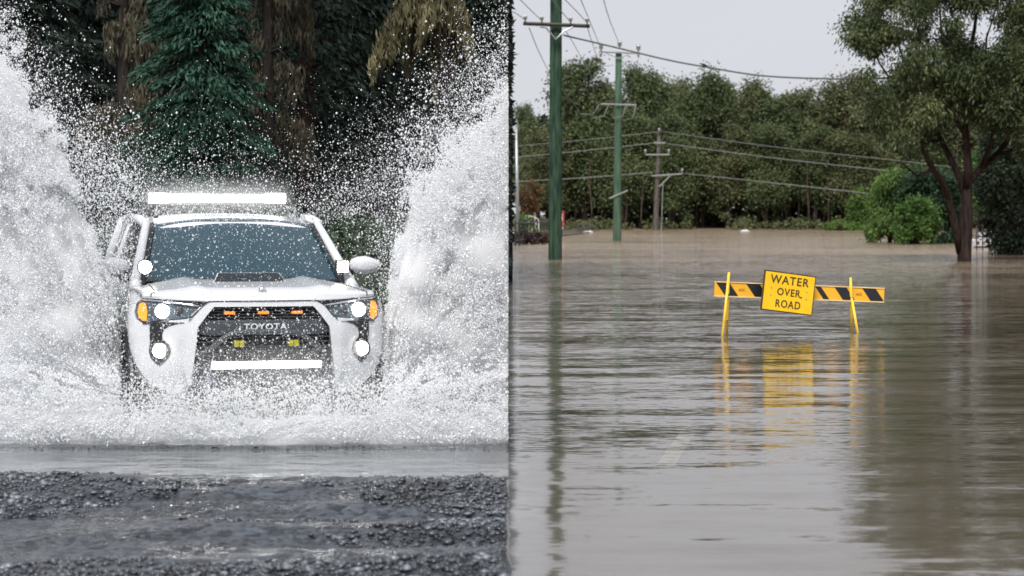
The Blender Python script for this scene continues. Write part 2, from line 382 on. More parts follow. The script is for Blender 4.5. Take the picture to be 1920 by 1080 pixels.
# --- left forest
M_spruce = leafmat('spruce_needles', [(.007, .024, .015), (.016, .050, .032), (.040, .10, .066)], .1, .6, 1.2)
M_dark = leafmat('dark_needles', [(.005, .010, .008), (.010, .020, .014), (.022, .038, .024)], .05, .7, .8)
M_moss = leafmat('tree_moss', [(.04, .038, .022), (.095, .086, .045), (.21, .19, .10)], .2, .8, .9)
M_moss2 = leafmat('grey_moss', [(.035, .035, .022), (.075, .068, .045), (.14, .125, .085)], .2, .8, .9)
M_under = leafmat('undergrowth', [(.010, .024, .012), (.020, .046, .020), (.04, .078, .034)], .2, .6, .8)
M_redbark = barkmat('red_bark', (.018, .009, .007), (.055, .030, .024))
M_darkbark = barkmat('dark_bark', (.012, .010, .009), (.04, .034, .03))
def bank_at(x, y):
    return float(bank_z(np.array([x]), np.array([y]), np.array([[x, y, 0.]]))[0])
def left_tree(px, d, kind, h, r0, n, label, name='conifer_tree', group='trees on the dark bank behind the car', leaf=.16, trunk_r=.16, mt=None, bark=None):
    x = (px - 960) / FPX * d; z = bank_at(x, d) - .1
    root = empty(name, (x, d, z), 0, label=label, cat='tree', group=group)
    keep = lambda C: (C[:, 0] + x < -.03)
    cm = conifer_mesh('crown', h, r0, n, leaf, keep) if kind == 'cone' else hanging_mesh('crown', h, r0, n, keep)
    link('crown', cm, mt, root)
    limbs = []
    for i in range(7):
        a = random.uniform(0, 6.28); zz = random.uniform(.25, .8) * h; L = r0 * .6
        ex = math.cos(a) * L
        if ex + x > -.1: ex = -abs(ex)
        limbs.append(([(0, 0, zz), (ex * .5, math.sin(a) * L * .5, zz + .1), (ex, math.sin(a) * L, zz - .1)], [.04, .025, .008]))
    link('trunk', trunk_mesh('trunk', wob((0, 0, -.6), (0, 0, h * .97), 6, .04), [trunk_r * (1 - .14 * i) for i in range(7)], limbs), bark or M_darkbark, root)
    return root
def hanging_mesh(name, h, r0, n, keep):
    """old branches hung with long strands of moss"""
    nb = 34; k = rng.integers(0, nb, n)
    bz = rng.uniform(.22, 1.0, nb) * h; ba = rng.random(nb) * 6.28; bl = r0 * rng.uniform(.45, 1.1, nb)
    s = rng.random(n) ** .8
    hang = rng.random(n) ** 1.6 * .75 * (.5 + .8 * vnoise(np.stack([s * 9, k * 3.1, k * 0], 1), 1.0))
    C = np.stack([np.cos(ba[k]) * bl[k] * s, np.sin(ba[k]) * bl[k] * s, bz[k] - .35 * bl[k] * s * s - hang], 1) + rng.normal(size=(n, 3)) * .05
    A = np.stack([rng.normal(size=n) * .25, rng.normal(size=n) * .25, -np.ones(n)], 1)
    if keep is not None:
        m = keep(C); C, A = C[m], A[m]
    V, Fc = quads(C, A, rng.uniform(.12, .34, len(C)), rng.uniform(.02, .055, len(C)))
    return np_mesh(name, V, Fc)

left_tree(378, 45, 'cone', 9.6, 1.75, 42000, 'blue green spruce standing right behind the roof light bar of the white car', leaf=.15, mt=M_spruce)
left_tree(232, 50, 'hang', 9.5, 1.1, 9000, 'grey brown moss hung tree just left of the blue green spruce', 'mossy_tree', mt=M_moss2, trunk_r=.2)
left_tree(505, 49, 'hang', 9.0, 1.0, 12000, 'brown moss hung tree just right of the blue green spruce', 'mossy_tree', mt=M_moss2, trunk_r=.2)
left_tree(575, 52, 'cone', 11.5, 2.0, 9000, 'dark tree with a bare reddish trunk right of the brown moss hung tree', leaf=.2, mt=M_dark, trunk_r=.26, bark=M_redbark)
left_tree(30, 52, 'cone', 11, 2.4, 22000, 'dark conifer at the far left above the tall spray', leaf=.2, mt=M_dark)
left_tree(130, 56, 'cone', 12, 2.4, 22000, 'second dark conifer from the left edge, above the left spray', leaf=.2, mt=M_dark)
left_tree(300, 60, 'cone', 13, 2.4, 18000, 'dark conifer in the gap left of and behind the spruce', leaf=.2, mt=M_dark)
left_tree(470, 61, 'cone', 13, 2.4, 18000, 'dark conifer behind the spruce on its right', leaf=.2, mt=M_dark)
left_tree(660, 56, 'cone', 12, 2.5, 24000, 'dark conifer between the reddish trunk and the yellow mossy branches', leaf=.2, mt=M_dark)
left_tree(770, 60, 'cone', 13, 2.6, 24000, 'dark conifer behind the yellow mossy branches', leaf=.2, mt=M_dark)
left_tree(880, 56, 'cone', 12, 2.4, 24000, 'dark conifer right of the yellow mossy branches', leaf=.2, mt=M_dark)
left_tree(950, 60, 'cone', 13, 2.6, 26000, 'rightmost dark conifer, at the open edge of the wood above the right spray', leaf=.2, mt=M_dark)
# dense wood behind, one mass
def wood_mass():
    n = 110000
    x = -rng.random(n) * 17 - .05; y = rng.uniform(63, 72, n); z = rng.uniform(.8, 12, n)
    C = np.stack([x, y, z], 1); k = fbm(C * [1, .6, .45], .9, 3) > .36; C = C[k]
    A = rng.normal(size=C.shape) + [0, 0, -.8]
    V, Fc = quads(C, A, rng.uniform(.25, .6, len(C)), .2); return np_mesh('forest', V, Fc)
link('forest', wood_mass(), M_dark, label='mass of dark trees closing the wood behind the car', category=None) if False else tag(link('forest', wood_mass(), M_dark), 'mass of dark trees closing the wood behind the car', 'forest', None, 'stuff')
# yellow mossy tree with big hanging boughs at the upper right of the wood
x = (850 - 960) / FPX * 43
yroot = empty('mossy_tree', (x, 43, bank_at(x, 43) - .1), 0, label='tree with pale yellow moss hanging from its branches above the right spray', cat='tree', group='trees on the dark bank behind the car')
zb = yroot.location.z
bl_ = [((780, 10), (700, 128), .9), ((800, 0), (760, 110), .8), ((820, 5), (815, 150), .7), ((830, -10), (868, 90), .7), ((815, 20), (790, 70), .8), ((835, 20), (850, 130), .5), ((790, -20), (735, 90), .6), ((812, 40), (818, 165), .4), ((840, -5), (885, 100), .4)]
Cs = []; limbs = []
for (a, b, wgt) in bl_:
    p0 = W(a[0], a[1], 43) - yroot.location; p1 = W(b[0], b[1], 43) - yroot.location; off = random.uniform(-.7, .7)
    n = int(1500 * wgt); s = rng.random(n) ** .8
    P = np.array(p0)[None] * (1 - s[:, None]) + np.array(p1)[None] * s[:, None]
    P[:, 0] += rng.normal(size=n) * .10 * (1.3 - s); P[:, 2] += .25 * np.sin(s * 3.1) - rng.random(n) ** 2 * .35; P[:, 1] += off * s + rng.normal(size=n) * .12
    Cs.append(P); q1 = p1 + Vector((0, off, 0)); limbs.append(([Vector((-.1, 0, p0.z + .2)), p0, p0.lerp(q1, .5) + Vector((0, 0, .2)), q1], [.05, .035, .02, .006]))
C = np.concatenate(Cs); A = np.stack([rng.normal(size=len(C)) * .3, rng.normal(size=len(C)) * .3, -np.ones(len(C))], 1)
V, Fc = quads(C, A, rng.uniform(.08, .28, len(C)), rng.uniform(.02, .05, len(C)))
link('crown', np_mesh('crown', V, Fc), M_moss, yroot)
link('trunk', trunk_mesh('trunk', wob((-.1, .1, -.6), (-.15, .1, 7), 6, .05), [.16, .15, .14, .12, .11, .1, .08], limbs), M_darkbark, yroot)
# undergrowth along the bank
cl = []
for i in range(150):
    xx = -rng.random() * 9.5 - .35; yy = rng.uniform(31, 41); cl.append(((xx, yy, bank_at(xx, yy) + rng.uniform(.1, .5)), rng.uniform(.3, .75)))
tag(link('undergrowth', clump_crown('undergrowth', cl, 900, .11, .05, .0, lambda C: C[:, 0] < -.04), M_under), 'green undergrowth along the foot of the dark bank', 'shrubs', None, 'stuff')

# --- right side
M_euc = leafmat('eucalypt_leaves', [(.020, .031, .012), (.043, .062, .024), (.082, .105, .043), (.15, .16, .068)], .25, .5, .35)
M_far = leafmat('far_leaves', [(.046, .064, .028), (.092, .120, .050), (.15, .185, .08)], .2, .6, .12)
M_far2 = leafmat('far_leaves_olive', [(.062, .070, .032), (.11, .125, .056), (.18, .19, .09)], .2, .6, .12)
M_bright = leafmat('fresh_leaves', [(.028, .060, .014), (.066, .135, .030), (.135, .235, .055)], .3, .5, .5)
M_lime = leafmat('lime_leaves', [(.042, .080, .018), (.088, .155, .036), (.155, .24, .065)], .3, .5, .5)
M_rust = leafmat('rust_leaves', [(.06, .032, .014), (.11, .062, .026), (.15, .10, .045)], .3, .6, .5)
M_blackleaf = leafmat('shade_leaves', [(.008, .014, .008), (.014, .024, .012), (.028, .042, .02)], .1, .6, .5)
M_eucbark = barkmat('eucalypt_bark', (.030, .020, .016), (.10, .070, .058))
M_palebark = barkmat('pale_bark', (.06, .05, .045), (.22, .19, .17))

def far_tree_data(h, wd, seed, n=20, bot=.36, per=760, leaf=.28):
    random.seed(seed)
    cl = []; limbs = []
    for i in range(n):
        t = i / (n - 1); zz = h * (bot + (1 - bot) * t) - .6
        rr = wd * (.45 + .7 * math.sin(math.pi * min(1, (.18 + .82 * (1 - t)) ** .65)))
        a = random.uniform(0, 6.28); off = rr * random.uniform(.15, .75)
        r = wd * random.uniform(.42, .68) * (1.05 - .45 * t)
        c = (math.cos(a) * off, math.sin(a) * off * .8, zz)
        cl.append((c, r)); limbs.append(([(0, 0, max(1, zz - 1.6 - off * .6)), (c[0] * .5, c[1] * .5, zz - .7), c], [.11, .07, .03]))
    for i in range(3):
        zz = random.uniform(.06, .30) * h; a = random.uniform(0, 6.28)
        cl.append(((math.cos(a) * wd * .5, math.sin(a) * wd * .5, zz), wd * random.uniform(.15, .3)))
    cm = clump_crown('crown', cl, per, leaf, leaf * .55, .5, None, 1.0, .42, True)
    tm = trunk_mesh('trunk', wob((0, 0, -.6), (random.uniform(-.4, .4), 0, h * .9), 5, .18), [.27, .25, .22, .17, .11, .05], limbs, 7)
    return cm, tm
variants = []
for k, (h, wd) in enumerate([(15, 2.7), (14, 3.1), (12.6, 2.9), (15.5, 2.4), (13.4, 3.4), (14, 2.6), (13, 3.2)]):
    variants.append((*far_tree_data(h, wd, 40 + k), h))
TOPS = [  # px centre, py top, lateral scale, distance
    (985, 196, .55, 262), (1010, 232, .8, 256), (1100, 112, 1.05, 250), (1066, 180, .8, 256), (1140, 165, .75, 262), (1198, 128, 1.0, 252), (1243, 141, .95, 258),
    (1282, 150, .9, 264), (1316, 143, .95, 250), (1347, 152, .9, 260), (1384, 156, .9, 254), (1416, 172, .85, 262), (1455, 168, .95, 252), (1510, 168, .9, 260),
    (1480, 190, .8, 266), (1545, 190, .9, 254), (1583, 143, 1.05, 248), (1620, 160, .95, 258), (1660, 170, 1.0, 250), (1700, 150, 1.0, 262), (1745, 180, 1.0, 250), (1790, 150, 1, 262),
    (1835, 170, 1.0, 250), (1880, 160, 1, 260), (1925, 150, 1.1, 250),
    (1035, 250, .8, 247), (1165, 205, .8, 247), (1262, 215, .8, 246), (1365, 225, .8, 247), (1435, 235, .8, 246), (1530, 240, .8, 247), (1610, 250, .85, 246)]
ORD = ['first', 'second', 'third', 'fourth', 'fifth', 'sixth', 'seventh', 'eighth', 'ninth', 'tenth', 'eleventh', 'twelfth', 'thirteenth', 'fourteenth', 'fifteenth', 'sixteenth', 'seventeenth',
       'eighteenth', 'nineteenth', 'twentieth', 'twenty-first', 'twenty-second', 'twenty-third', 'twenty-fourth', 'twenty-fifth', 'twenty-sixth', 'twenty-seventh', 'twenty-eighth', 'twenty-ninth', 'thirtieth', 'thirty-first', 'thirty-second', 'thirty-third']
order = sorted(range(len(TOPS)), key=lambda i: TOPS[i][0])
for rank, i in enumerate(order):
    px, py, sx, d = TOPS[i]
    cm, tm, h = variants[(i * 3 + i // 5) % 7]
    z0 = 0.0; top = W(px, py, d).z; s = (top - z0) / h
    low = i >= 25
    r = empty('eucalyptus_tree', (W(px, py, d).x, d, z0), random.uniform(0, 6.28), cat='tree', group='eucalyptus trees of the far tree line')
    beh = ' behind the first green pole' if px < 1075 else ' behind the second green pole' if px < 1180 else ' behind the brown pole' if px < 1265 else ' above the yellow sign' if px < 1560 else ' behind the big tree'
    r['label'] = '%s tree from the left in the far tree line,%s' % (ORD[rank], beh)
    r.scale = (sx * 1.3, sx * 1.3, s)
    c = link('crown', cm, M_far if not i % 3 == 1 else M_far2, r)
    if i % 3 == 1:
        c.data = cm
        c.material_slots[0].link = 'OBJECT'; c.material_slots[0].material = M_far2
    else:
        c.material_slots[0].link = 'OBJECT'; c.material_slots[0].material = M_far
    link('trunk', tm, M_eucbark if True else None, r)
# the shaded depth of the wood and its many thin stems
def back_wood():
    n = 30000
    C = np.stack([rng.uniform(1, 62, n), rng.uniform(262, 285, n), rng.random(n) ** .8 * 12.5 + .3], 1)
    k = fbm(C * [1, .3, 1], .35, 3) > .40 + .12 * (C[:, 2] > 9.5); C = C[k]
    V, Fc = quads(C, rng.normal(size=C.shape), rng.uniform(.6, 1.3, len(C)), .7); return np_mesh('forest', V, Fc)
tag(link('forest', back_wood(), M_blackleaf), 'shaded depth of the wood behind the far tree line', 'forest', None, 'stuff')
bm = bmesh.new()
for i in range(150):
    x = random.uniform(2, 60); y = random.uniform(244, 262); hh_ = random.uniform(5, 10)
    tube(bm, wob((x, y, -.3), (x + random.uniform(-.7, .7), y, hh_), 3, .15), [random.uniform(.07, .16), .1, .08, .04], 5)
tag(link('saplings', bm_mesh('saplings', bm, True), M_eucbark), 'many thin pale stems between the trunks of the far wood', 'saplings', None, 'stuff')
cl = []
for i in range(90):
    cl.append(((random.uniform(3, 45), random.uniform(241, 245), random.uniform(.1, .8)), random.uniform(.4, 1.0)))
tag(link('shore_scrub', clump_crown('shore_scrub', cl, 130, .3, .16, 0), M_far2), 'low scrub along the far shoreline', 'shrubs', None, 'stuff')

# foreground eucalypt
D = dw(490)
def PX(px, py, dd=0): return W(px, py, D + dd) - Vector((W(1808, 490, D).x, D, 0))
root = empty('eucalyptus_tree', (W(1808, 490, D).x, D, 0), 0, label='big spreading eucalyptus standing in the flood water at the right, trunk dark', cat='tree')
ppm = FPX / D
limb_px = [
    [(1800, 475, 7, 0), (1792, 430, 8, -.2), (1782, 385, 7.5, -.4), (1768, 345, 6.5, -.6), (1742, 305, 5, -.8), (1722, 262, 3.5, -1), (1700, 215, 2, -1.2)],
    [(1782, 385, 5, -.4), (1768, 340, 5, -.8), (1750, 318, 4, -1), (1720, 330, 2.5, -1.4), (1690, 305, 1.3, -1.6)],
    [(1812, 372, 9, 0), (1800, 335, 7, .2), (1784, 300, 6, .4), (1764, 262, 5, .6), (1735, 215, 4, .8), (1712, 160, 3, 1), (1690, 100, 2, 1), (1672, 50, 1.2, 1)],
    [(1764, 262, 4, .6), (1728, 268, 3, .2), (1685, 240, 2.2, 0), (1640, 215, 1.2, 0)],
    [(1735, 215, 3, .8), (1690, 180, 2.5, 1.2), (1650, 120, 1.8, 1.5), (1625, 70, 1, 1.5)],
    [(1812, 360, 9, 0), (1815, 320, 8, -.2), (1812, 260, 6.5, -.3), (1806, 190, 5, 0), (1815, 120, 4.2, .2), (1828, 50, 3.4, .4), (1835, -30, 2.5, .4), (1840, -120, 1.5, .4)],
    [(1806, 190, 4, 0), (1780, 120, 3.2, -.8), (1765, 60, 2.4, -1.2), (1760, -20, 1.6, -1.5), (1755, -90, 1, -1.5)],
    [(1814, 345, 8, 0), (1838, 318, 6.5, .3), (1868, 290, 5.4, .6), (1900, 252, 4.2, .9), (1935, 205, 3, 1.2), (1965, 150, 2, 1.4)],
    [(1838, 318, 5, .3), (1858, 270, 4.4, -.2), (1872, 200, 3.8, -.6), (1880, 130, 3.2, -.8), (1900, 50, 2.6, -1), (1925, -20, 1.8, -1), (1940, -90, 1.2, -1)],
    [(1868, 290, 4, .6), (1905, 280, 3, .2), (1950, 262, 2, 0), (1990, 250, 1, 0)],
    [(1812, 260, 5, -.3), (1788, 215, 4, -1), (1758, 170, 3, -1.6), (1735, 110, 2, -2), (1720, 50, 1.3, -2)],
    [(1872, 200, 3, -.6), (1845, 140, 2.6, -1.4), (1850, 70, 2, -1.8), (1870, 10, 1.2, -2)]]
bm = bmesh.new()
tube(bm, [PX(1808, 520), PX(1808, 485), PX(1811, 440), PX(1812, 395), PX(1813, 355), PX(1814, 320)], [15 / ppm, 13 / ppm, 12 / ppm, 11.5 / ppm, 10 / ppm, 7 / ppm], 14)
for L in limb_px: tube(bm, [PX(a, b, c) for a, b, r, c in L], [r / ppm for a, b, r, c in L], 8)
link('trunk', bm_mesh('trunk', bm, True), barkmat('foreground_bark', (.010, .007, .006), (.045, .030, .026)), root)
random.seed(5)
def in_crown(x, y):
    left = np.interp(y, [-200, -80, 0, 40, 90, 130, 180, 230, 290, 320], [1700, 1660, 1628, 1600, 1592, 1608, 1630, 1625, 1640, 1720])
    low = np.interp(x, [1590, 1630, 1690, 1740, 1800, 1850, 1900, 1960, 2020], [120, 262, 300, 268, 240, 235, 262, 290, 300])
    return x > left + 14 and y < low - 12
cl = []
while len(cl) < 175:
    x, y = random.uniform(1590, 2040), random.uniform(-190, 310)
    if not in_crown(x, y): continue
    if len([1 for c in ((1752, 28, 14), (1660, 128, 13), (1838, 88, 10), (1716, 190, 10), (1905, 270, 16), (1640, 165, 10), (1870, 40, 9)) if (c[0] - x) ** 2 + (c[1] - y) ** 2 < (c[2] + 14) ** 2]): continue
    cl.append((tuple(PX(x, y, random.uniform(-2.6, 2.6))), random.uniform(.28, .85)))
for x, y in ((1618, 60), (1600, 72), (1640, 45), (1625, 90), (1612, 78), (1652, 70), (1640, 12), (1665, -5)): cl.append((tuple(PX(x, y, random.uniform(-1, 1))), .38))
link('crown', clump_crown('crown', cl, 2600, .19, .06, 1.1, None, .9, .46, True), M_euc, root)

# dark tree and bushes beside it
def bush(name, label, mt, base, d, blobs, per, leaf, lw, group=None, droop=.1, bark=None):
    o = W(base[0], base[1], d); o.z = 0
    r = empty(name, o, 0, label=label, cat='tree' if 'tree' in name else 'bush', group=group)
    sc = FPX / d; cl = []; st = []
    for (px, py, rp, dy) in blobs:
        c = W(px, py, d + dy) - o; cl.append((tuple(c), rp / sc))
        if len(st) < 14: st.append(([Vector((0, 0, .1)), c * .5 + Vector((0, 0, .1)), c], [.10, .06, .02]))
    link('crown', clump_crown('crown', cl, per, leaf, lw, droop, None, 1.0, .40, True), mt, r)
    link('trunk', trunk_mesh('trunk', [(0, 0, -.4), (0, 0, .3), (.05, 0, .8)], [.16, .13, .09], st, 7), bark or M_eucbark, r)
    return r
random.seed(9)
bl = [(random.uniform(1856, 1990), random.uniform(235, 462), random.uniform(16, 30), random.uniform(-3, 3)) for _ in range(70)]
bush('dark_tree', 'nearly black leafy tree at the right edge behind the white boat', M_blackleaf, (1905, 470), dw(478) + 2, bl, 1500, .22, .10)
D2 = dw(458)
def ell(cx, cy, rx, ry, n, r0, r1, dy=1.5):
    out = []
    while len(out) < n:
        a, b = random.uniform(-1, 1), random.uniform(-1, 1)
        if a * a + b * b <= 1: out.append((cx + a * rx, cy + b * ry, random.uniform(r0, r1), random.uniform(-dy, dy)))
    return out
bush('lime_bush', 'tall lime green weeping bush, left of the rounded bushes by the big tree', M_lime, (1668, 455), D2 + 6, ell(1678, 385, 34, 58, 46, 11, 19) + ell(1648, 430, 20, 18, 12, 9, 13), 2200, .24, .08, droop=1.6)
bush('leafy_bush', 'dark green bush with glossy leaves behind the bright round bush', M_under, (1745, 452), D2 + 4, ell(1745, 368, 52, 42, 44, 12, 20) + ell(1775, 420, 24, 38, 14, 12, 18), 1500, .24, .12)
bush('leafy_bush', 'bright green round bush at the water edge left of the big tree trunk', M_bright, (1716, 457), D2, ell(1716, 416, 38, 36, 44, 9, 15, 1), 2400, .20, .11)
bush('leafy_bush', 'small yellow green bush seen through the fork of the big tree', M_bright, (1838, 440), D2 + 8, ell(1838, 345, 16, 60, 26, 9, 15, 1), 1200, .24, .12)
bush('shrub', 'low pale green shrub on the far shore left of the lime bush', M_lime, (1570, 432), 236, ell(1570, 428, 34, 7, 18, 6, 11, 1), 700, .30, .14)
bush('shrub', 'narrow pale green young tree on the shore just left of the lime bush', M_lime, (1610, 434), 238, ell(1610, 395, 16, 34, 20, 8, 14, 1), 700, .30, .14)
bush('rust_tree', 'rusty brown leafless-looking tree at the open edge left of the first green pole', M_rust, (990, 425), 215, ell(992, 372, 20, 26, 20, 7, 12, 1.5), 700, .28, .12)
bush('shrub', 'yellow green shrub above the picket fence near the pale post', M_lime, (976, 432), 140, ell(982, 418, 18, 12, 20, 6, 9, .5), 700, .16, .07)
bush('shrub', 'dark purple shrub behind the tall pickets left of the first green pole', leafmat('purple_leaves', [(.02, .012, .014), (.05, .03, .032), (.09, .055, .05)], .1), (1000, 442), 131, ell(996, 446, 36, 8, 46, 5, 8, .8), 2500, .14, .06)

# grassy bank behind the fence
def knoll_z(x, y, P): return -.3 + 1.15 * np.exp(-((x - 1.2) / 1.5) ** 2 - ((y - 146) / 11) ** 2)
heightfield('grass_bank', np.linspace(-1.2, 5.5, 40), np.linspace(122, 172, 50), lambda x, y, P: knoll_z(x, y, P), simple('bank_grass', (.11, .14, .05), .9, scale=1.5, noise=.5), kind='structure', label='small grassy bank behind the picket fence')

# ------------------------------------------------------------------ power poles and lines
M_pole = barkmat('green_pole_paint', (.010, .028, .019), (.052, .090, .058), 2.2)
M_pole2 = barkmat('pale_green_pole_paint', (.035, .070, .046), (.085, .135, .092), 1.2)
M_wood = barkmat('weathered_timber', (.05, .045, .04), (.13, .115, .10), 3)
M_arm = simple('old_crossarm', (.06, .055, .045), .8)
M_galv = simple('galvanised_steel', (.42, .44, .46), .45, .7)
M_cer = simple('insulator', (.45, .44, .42), .3)
M_wire = simple('wire', (.10, .10, .105), .5)
M_wire_pale = simple('pale_wire', (.19, .19, .19), .7)
d1, d2, d3 = dw(487), dw(452), dw(432)
def polemesh(px0, pyb, px1, pyt, d, w0, w1):
    o = W(px0, pyb, d); a = W(px1, pyt, d) - o; s = FPX / d
    return trunk_mesh('shaft', [Vector((0, 0, -.5)), Vector((0, 0, 0)), a * .25, a * .5, a * .75, a], [w0 / s, w0 / s, (w0 * .75 + w1 * .25) / s, (w0 + w1) / 2 / s, (w0 * .25 + w1 * .75) / s, w1 / s], (), 18)
def insul(bm, p, s=1.0):
    tube(bm, [p, p + Vector((0, 0, .08 * s)), p + Vector((0, 0, .09 * s)), p + Vector((0, 0, .16 * s)), p + Vector((0, 0, .17 * s)), p + Vector((0, 0, .24 * s))], [.025 * s, .025 * s, .07 * s, .05 * s, .075 * s, .035 * s], 8)
# pole 1
o1 = W(1041, 487, d1); o1.z = 0
p1 = empty('power_pole', o1, 0, label='tallest and nearest dark green power pole with a timber crossarm', cat='power pole', group='power poles standing in the flood')
link('shaft', polemesh(1041, 487, 1043, -130, d1, 13.0, 10.5), M_pole, p1)
def loc(px, py, dd, o): return W(px, py, dd) - o
bm = bmesh.new(); A, B = loc(981, 44, d1 - .45, o1), loc(1106, 49, d1 - .30, o1)
tube(bm, [A, B], .075, 4); link('crossarm', bm_mesh('crossarm', bm), M_arm, p1)
bm = bmesh.new()
tube(bm, [loc(1012, 50, d1 - .5, o1), loc(1024, 52, d1 - .5, o1), loc(1042, 74, d1 - .5, o1), loc(1058, 58, d1 - .4, o1), loc(1074, 51, d1 - .4, o1)], .035, 6)
link('brace', bm_mesh('brace', bm), M_galv, p1)
for px in (985, 1016, 1070, 1101):
    bm = bmesh.new(); insul(bm, loc(px, 44 + (px - 981) * .04, d1 - .42, o1) + Vector((0, 0, .06)), 1.1); link('insulator', bm_mesh('insulator', bm, True), M_cer, p1)
# pole 2
o2 = W(1157, 452, d2); o2.z = 0
p2 = empty('power_pole', o2, 0, label='middle power pole, paler green with a steel crossarm at its top', cat='power pole', group='power poles standing in the flood')
link('shaft', polemesh(1157, 452, 1160, 100, d2, 8.0, 6.0), M_pole2, p2)
bm = bmesh.new(); tube(bm, [loc(1123, 97, d2 - .3, o2), loc(1200, 100, d2 - .3, o2)], .06, 4)
tube(bm, [loc(1135, 99, d2 - .3, o2), loc(1160, 110, d2 - .3, o2), loc(1185, 99, d2 - .3, o2)], .03, 5)
link('crossarm', bm_mesh('crossarm', bm), M_galv, p2)
for px, py in ((1127, 97), (1162, 92), (1197, 99)):
    bm = bmesh.new(); insul(bm, loc(px, py, d2 - .3, o2), 2.2)
    if px != 1162: insul(bm, loc(px, py + 10, d2 - .3, o2), 1.3)
    link('insulator', bm_mesh('insulator', bm, True), M_galv, p2)
bm = bmesh.new()
tube(bm, [loc(1127, 195, d2 - .35, o2), loc(1193, 197, d2 - .35, o2)], .05, 4)
link('crossarm', bm_mesh('crossarm', bm), M_galv, p2)
for k, (a, b) in enumerate((((1124, 195), (1088, 214)), ((1142, 194), (1110, 222)), ((1175, 194), (1148, 222)), ((1193, 196), (1168, 226)))):
    bm = bmesh.new(); c = ((a[0] + b[0]) / 2 + 6, (a[1] + b[1]) / 2 + 10)
    tube(bm, [loc(*a, d2 - .4, o2), loc(*c, d2 - .4, o2), loc(*b, d2 - .4, o2)], .022, 5); link('service_loop', bm_mesh('service_loop', bm, True), M_wire_pale, p2)
bm = bmesh.new(); tube(bm, [loc(1143, 372, d2 - .3, o2), loc(1177, 357, d2 - .3, o2)], .05, 4); link('metal_strip', bm_mesh('metal_strip', bm), M_galv, p2)
# pole 3
o3 = W(1229, 432, d3); o3.z = 0
p3 = empty('power_pole', o3, 0, label='shortest and farthest power pole, weathered brown timber with small steel arms', cat='power pole', group='power poles standing in the flood')
link('shaft', polemesh(1229, 432, 1236, 246, d3, 5.2, 3.4), M_wood, p3)
for y_, x0, x1 in ((290, 1210, 1256), (330, 1222, 1280), (268, 1226, 1248)):
    bm = bmesh.new(); tube(bm, [loc(x0, y_, d3 - .4, o3), loc(x1, y_ - (4 if y_ == 330 else 0), d3 - .4, o3)], .07, 4); link('crossarm', bm_mesh('crossarm', bm), M_galv, p3)
for px, py in ((1210, 286), (1254, 286), (1279, 322), (1236, 246)):
    bm = bmesh.new(); insul(bm, loc(px, py + 3, d3 - .4, o3), 2); link('insulator', bm_mesh('insulator', bm, True), M_galv, p3)
bm = bmesh.new(); tube(bm, [loc(1236, 350, d3 - .4, o3), loc(1256, 330, d3 - .4, o3)], .06, 5); tube(bm, [loc(1240, 432, d3 - .4, o3), loc(1243, 345, d3 - .4, o3)], .03, 5)
link('brace', bm_mesh('brace', bm), M_galv, p3)
# wires
def wire(pts, r, label, m=None, name='power_line', sub=10):
    P = []
    pts = [W(*p) for p in pts]
    for i in range(len(pts) - 1):     # catmull-rom through the measured points
        a, b, c, d = pts[max(i - 1, 0)], pts[i], pts[i + 1], pts[min(i + 2, len(pts) - 1)]
        for k in range(sub):
            t = k / sub; P.append(.5 * ((2 * b) + (c - a) * t + (2 * a - 5 * b + 4 * c - d) * t * t + (3 * b - a - 3 * c + d) * t ** 3))
    P.append(pts[-1]); o = P[0].copy(); bm = bmesh.new(); tube(bm, [p - o for p in P], r * .8, 5)
    ob = link(name, bm_mesh(name, bm, True), m or M_wire, None, label=label, cat='cable', group='overhead wires between the poles'); ob.location = o
    return ob
wire([(1056, 66, d1 - .2), (1150, 88, d1), (1250, 112, d1), (1320, 125, d1), (1440, 143, d1), (1600, 148, d1), (1700, 143, d1), (1820, 129, d1 - 1), (1960, 97, d1 - 2)], .045, 'thick black overhead cable sagging across the sky with a bird on it')
wire([(985, 38, d1 - .4), (972, 28, d1 - 2), (962, 22, d1 - 4)], .018, 'thin wire leaving the crossarm of the nearest pole at its left end')
wire([(1016, 39, d1 - .4), (990, 14, d1 - 6), (968, -8, d1 - 12)], .018, 'second thin wire from the left rising from the crossarm of the nearest pole')
wire([(1070, 42, d1 - .4), (1050, 18, d1 - 6), (1030, -8, d1 - 12)], .018, 'thin wire passing up behind the nearest pole from the right half of its crossarm')
wire([(1101, 43, d1 - .4), (1080, 20, d1 - 6), (1052, -8, d1 - 12)], .018, 'thin wire rising from the right end of the crossarm of the nearest pole')
wire([(992, 52, d1 - .3), (1012, 100, d1 + 20), (1036, 145, d1 + 40), (1072, 190, d2 - 10), (1090, 214, d2 - .4)], .022, 'thin wire dropping from the left end of the nearest crossarm to the middle pole')
wire([(1062, 60, d1 - .3), (1080, 90, d1 + 25), (1110, 150, d2 - 12), (1112, 222, d2 - .4)], .02, 'thin wire dropping beside the nearest pole to the middle pole, left one')
wire([(1101, 50, d1 - .3), (1112, 85, d1 + 20), (1127, 130, d2 - 20), (1146, 190, d2 - .4)], .02, 'thin wire dropping from the right end of the nearest crossarm to the middle pole')
wire([(1127, 92, d2 - .3), (1108, 45, d1 + 20), (1085, -10, d1)], .022, 'thin steep wire from the left end of the steel crossarm up out of view')
wire([(1162, 84, d2 - .3), (1144, 40, d1 + 20), (1129, -10, d1)], .022, 'thin steep wire from the top of the middle pole up out of view')
wire([(1127, 110, d2 - .3), (1133, 123, d2), (1150, 122, d2 - .3)], .02, 'short looped wire under the left end of the steel crossarm')
wire([(1165, 112, d2 - .3), (1180, 126, d2), (1197, 112, d2 - .3)], .02, 'short looped wire under the right end of the steel crossarm')
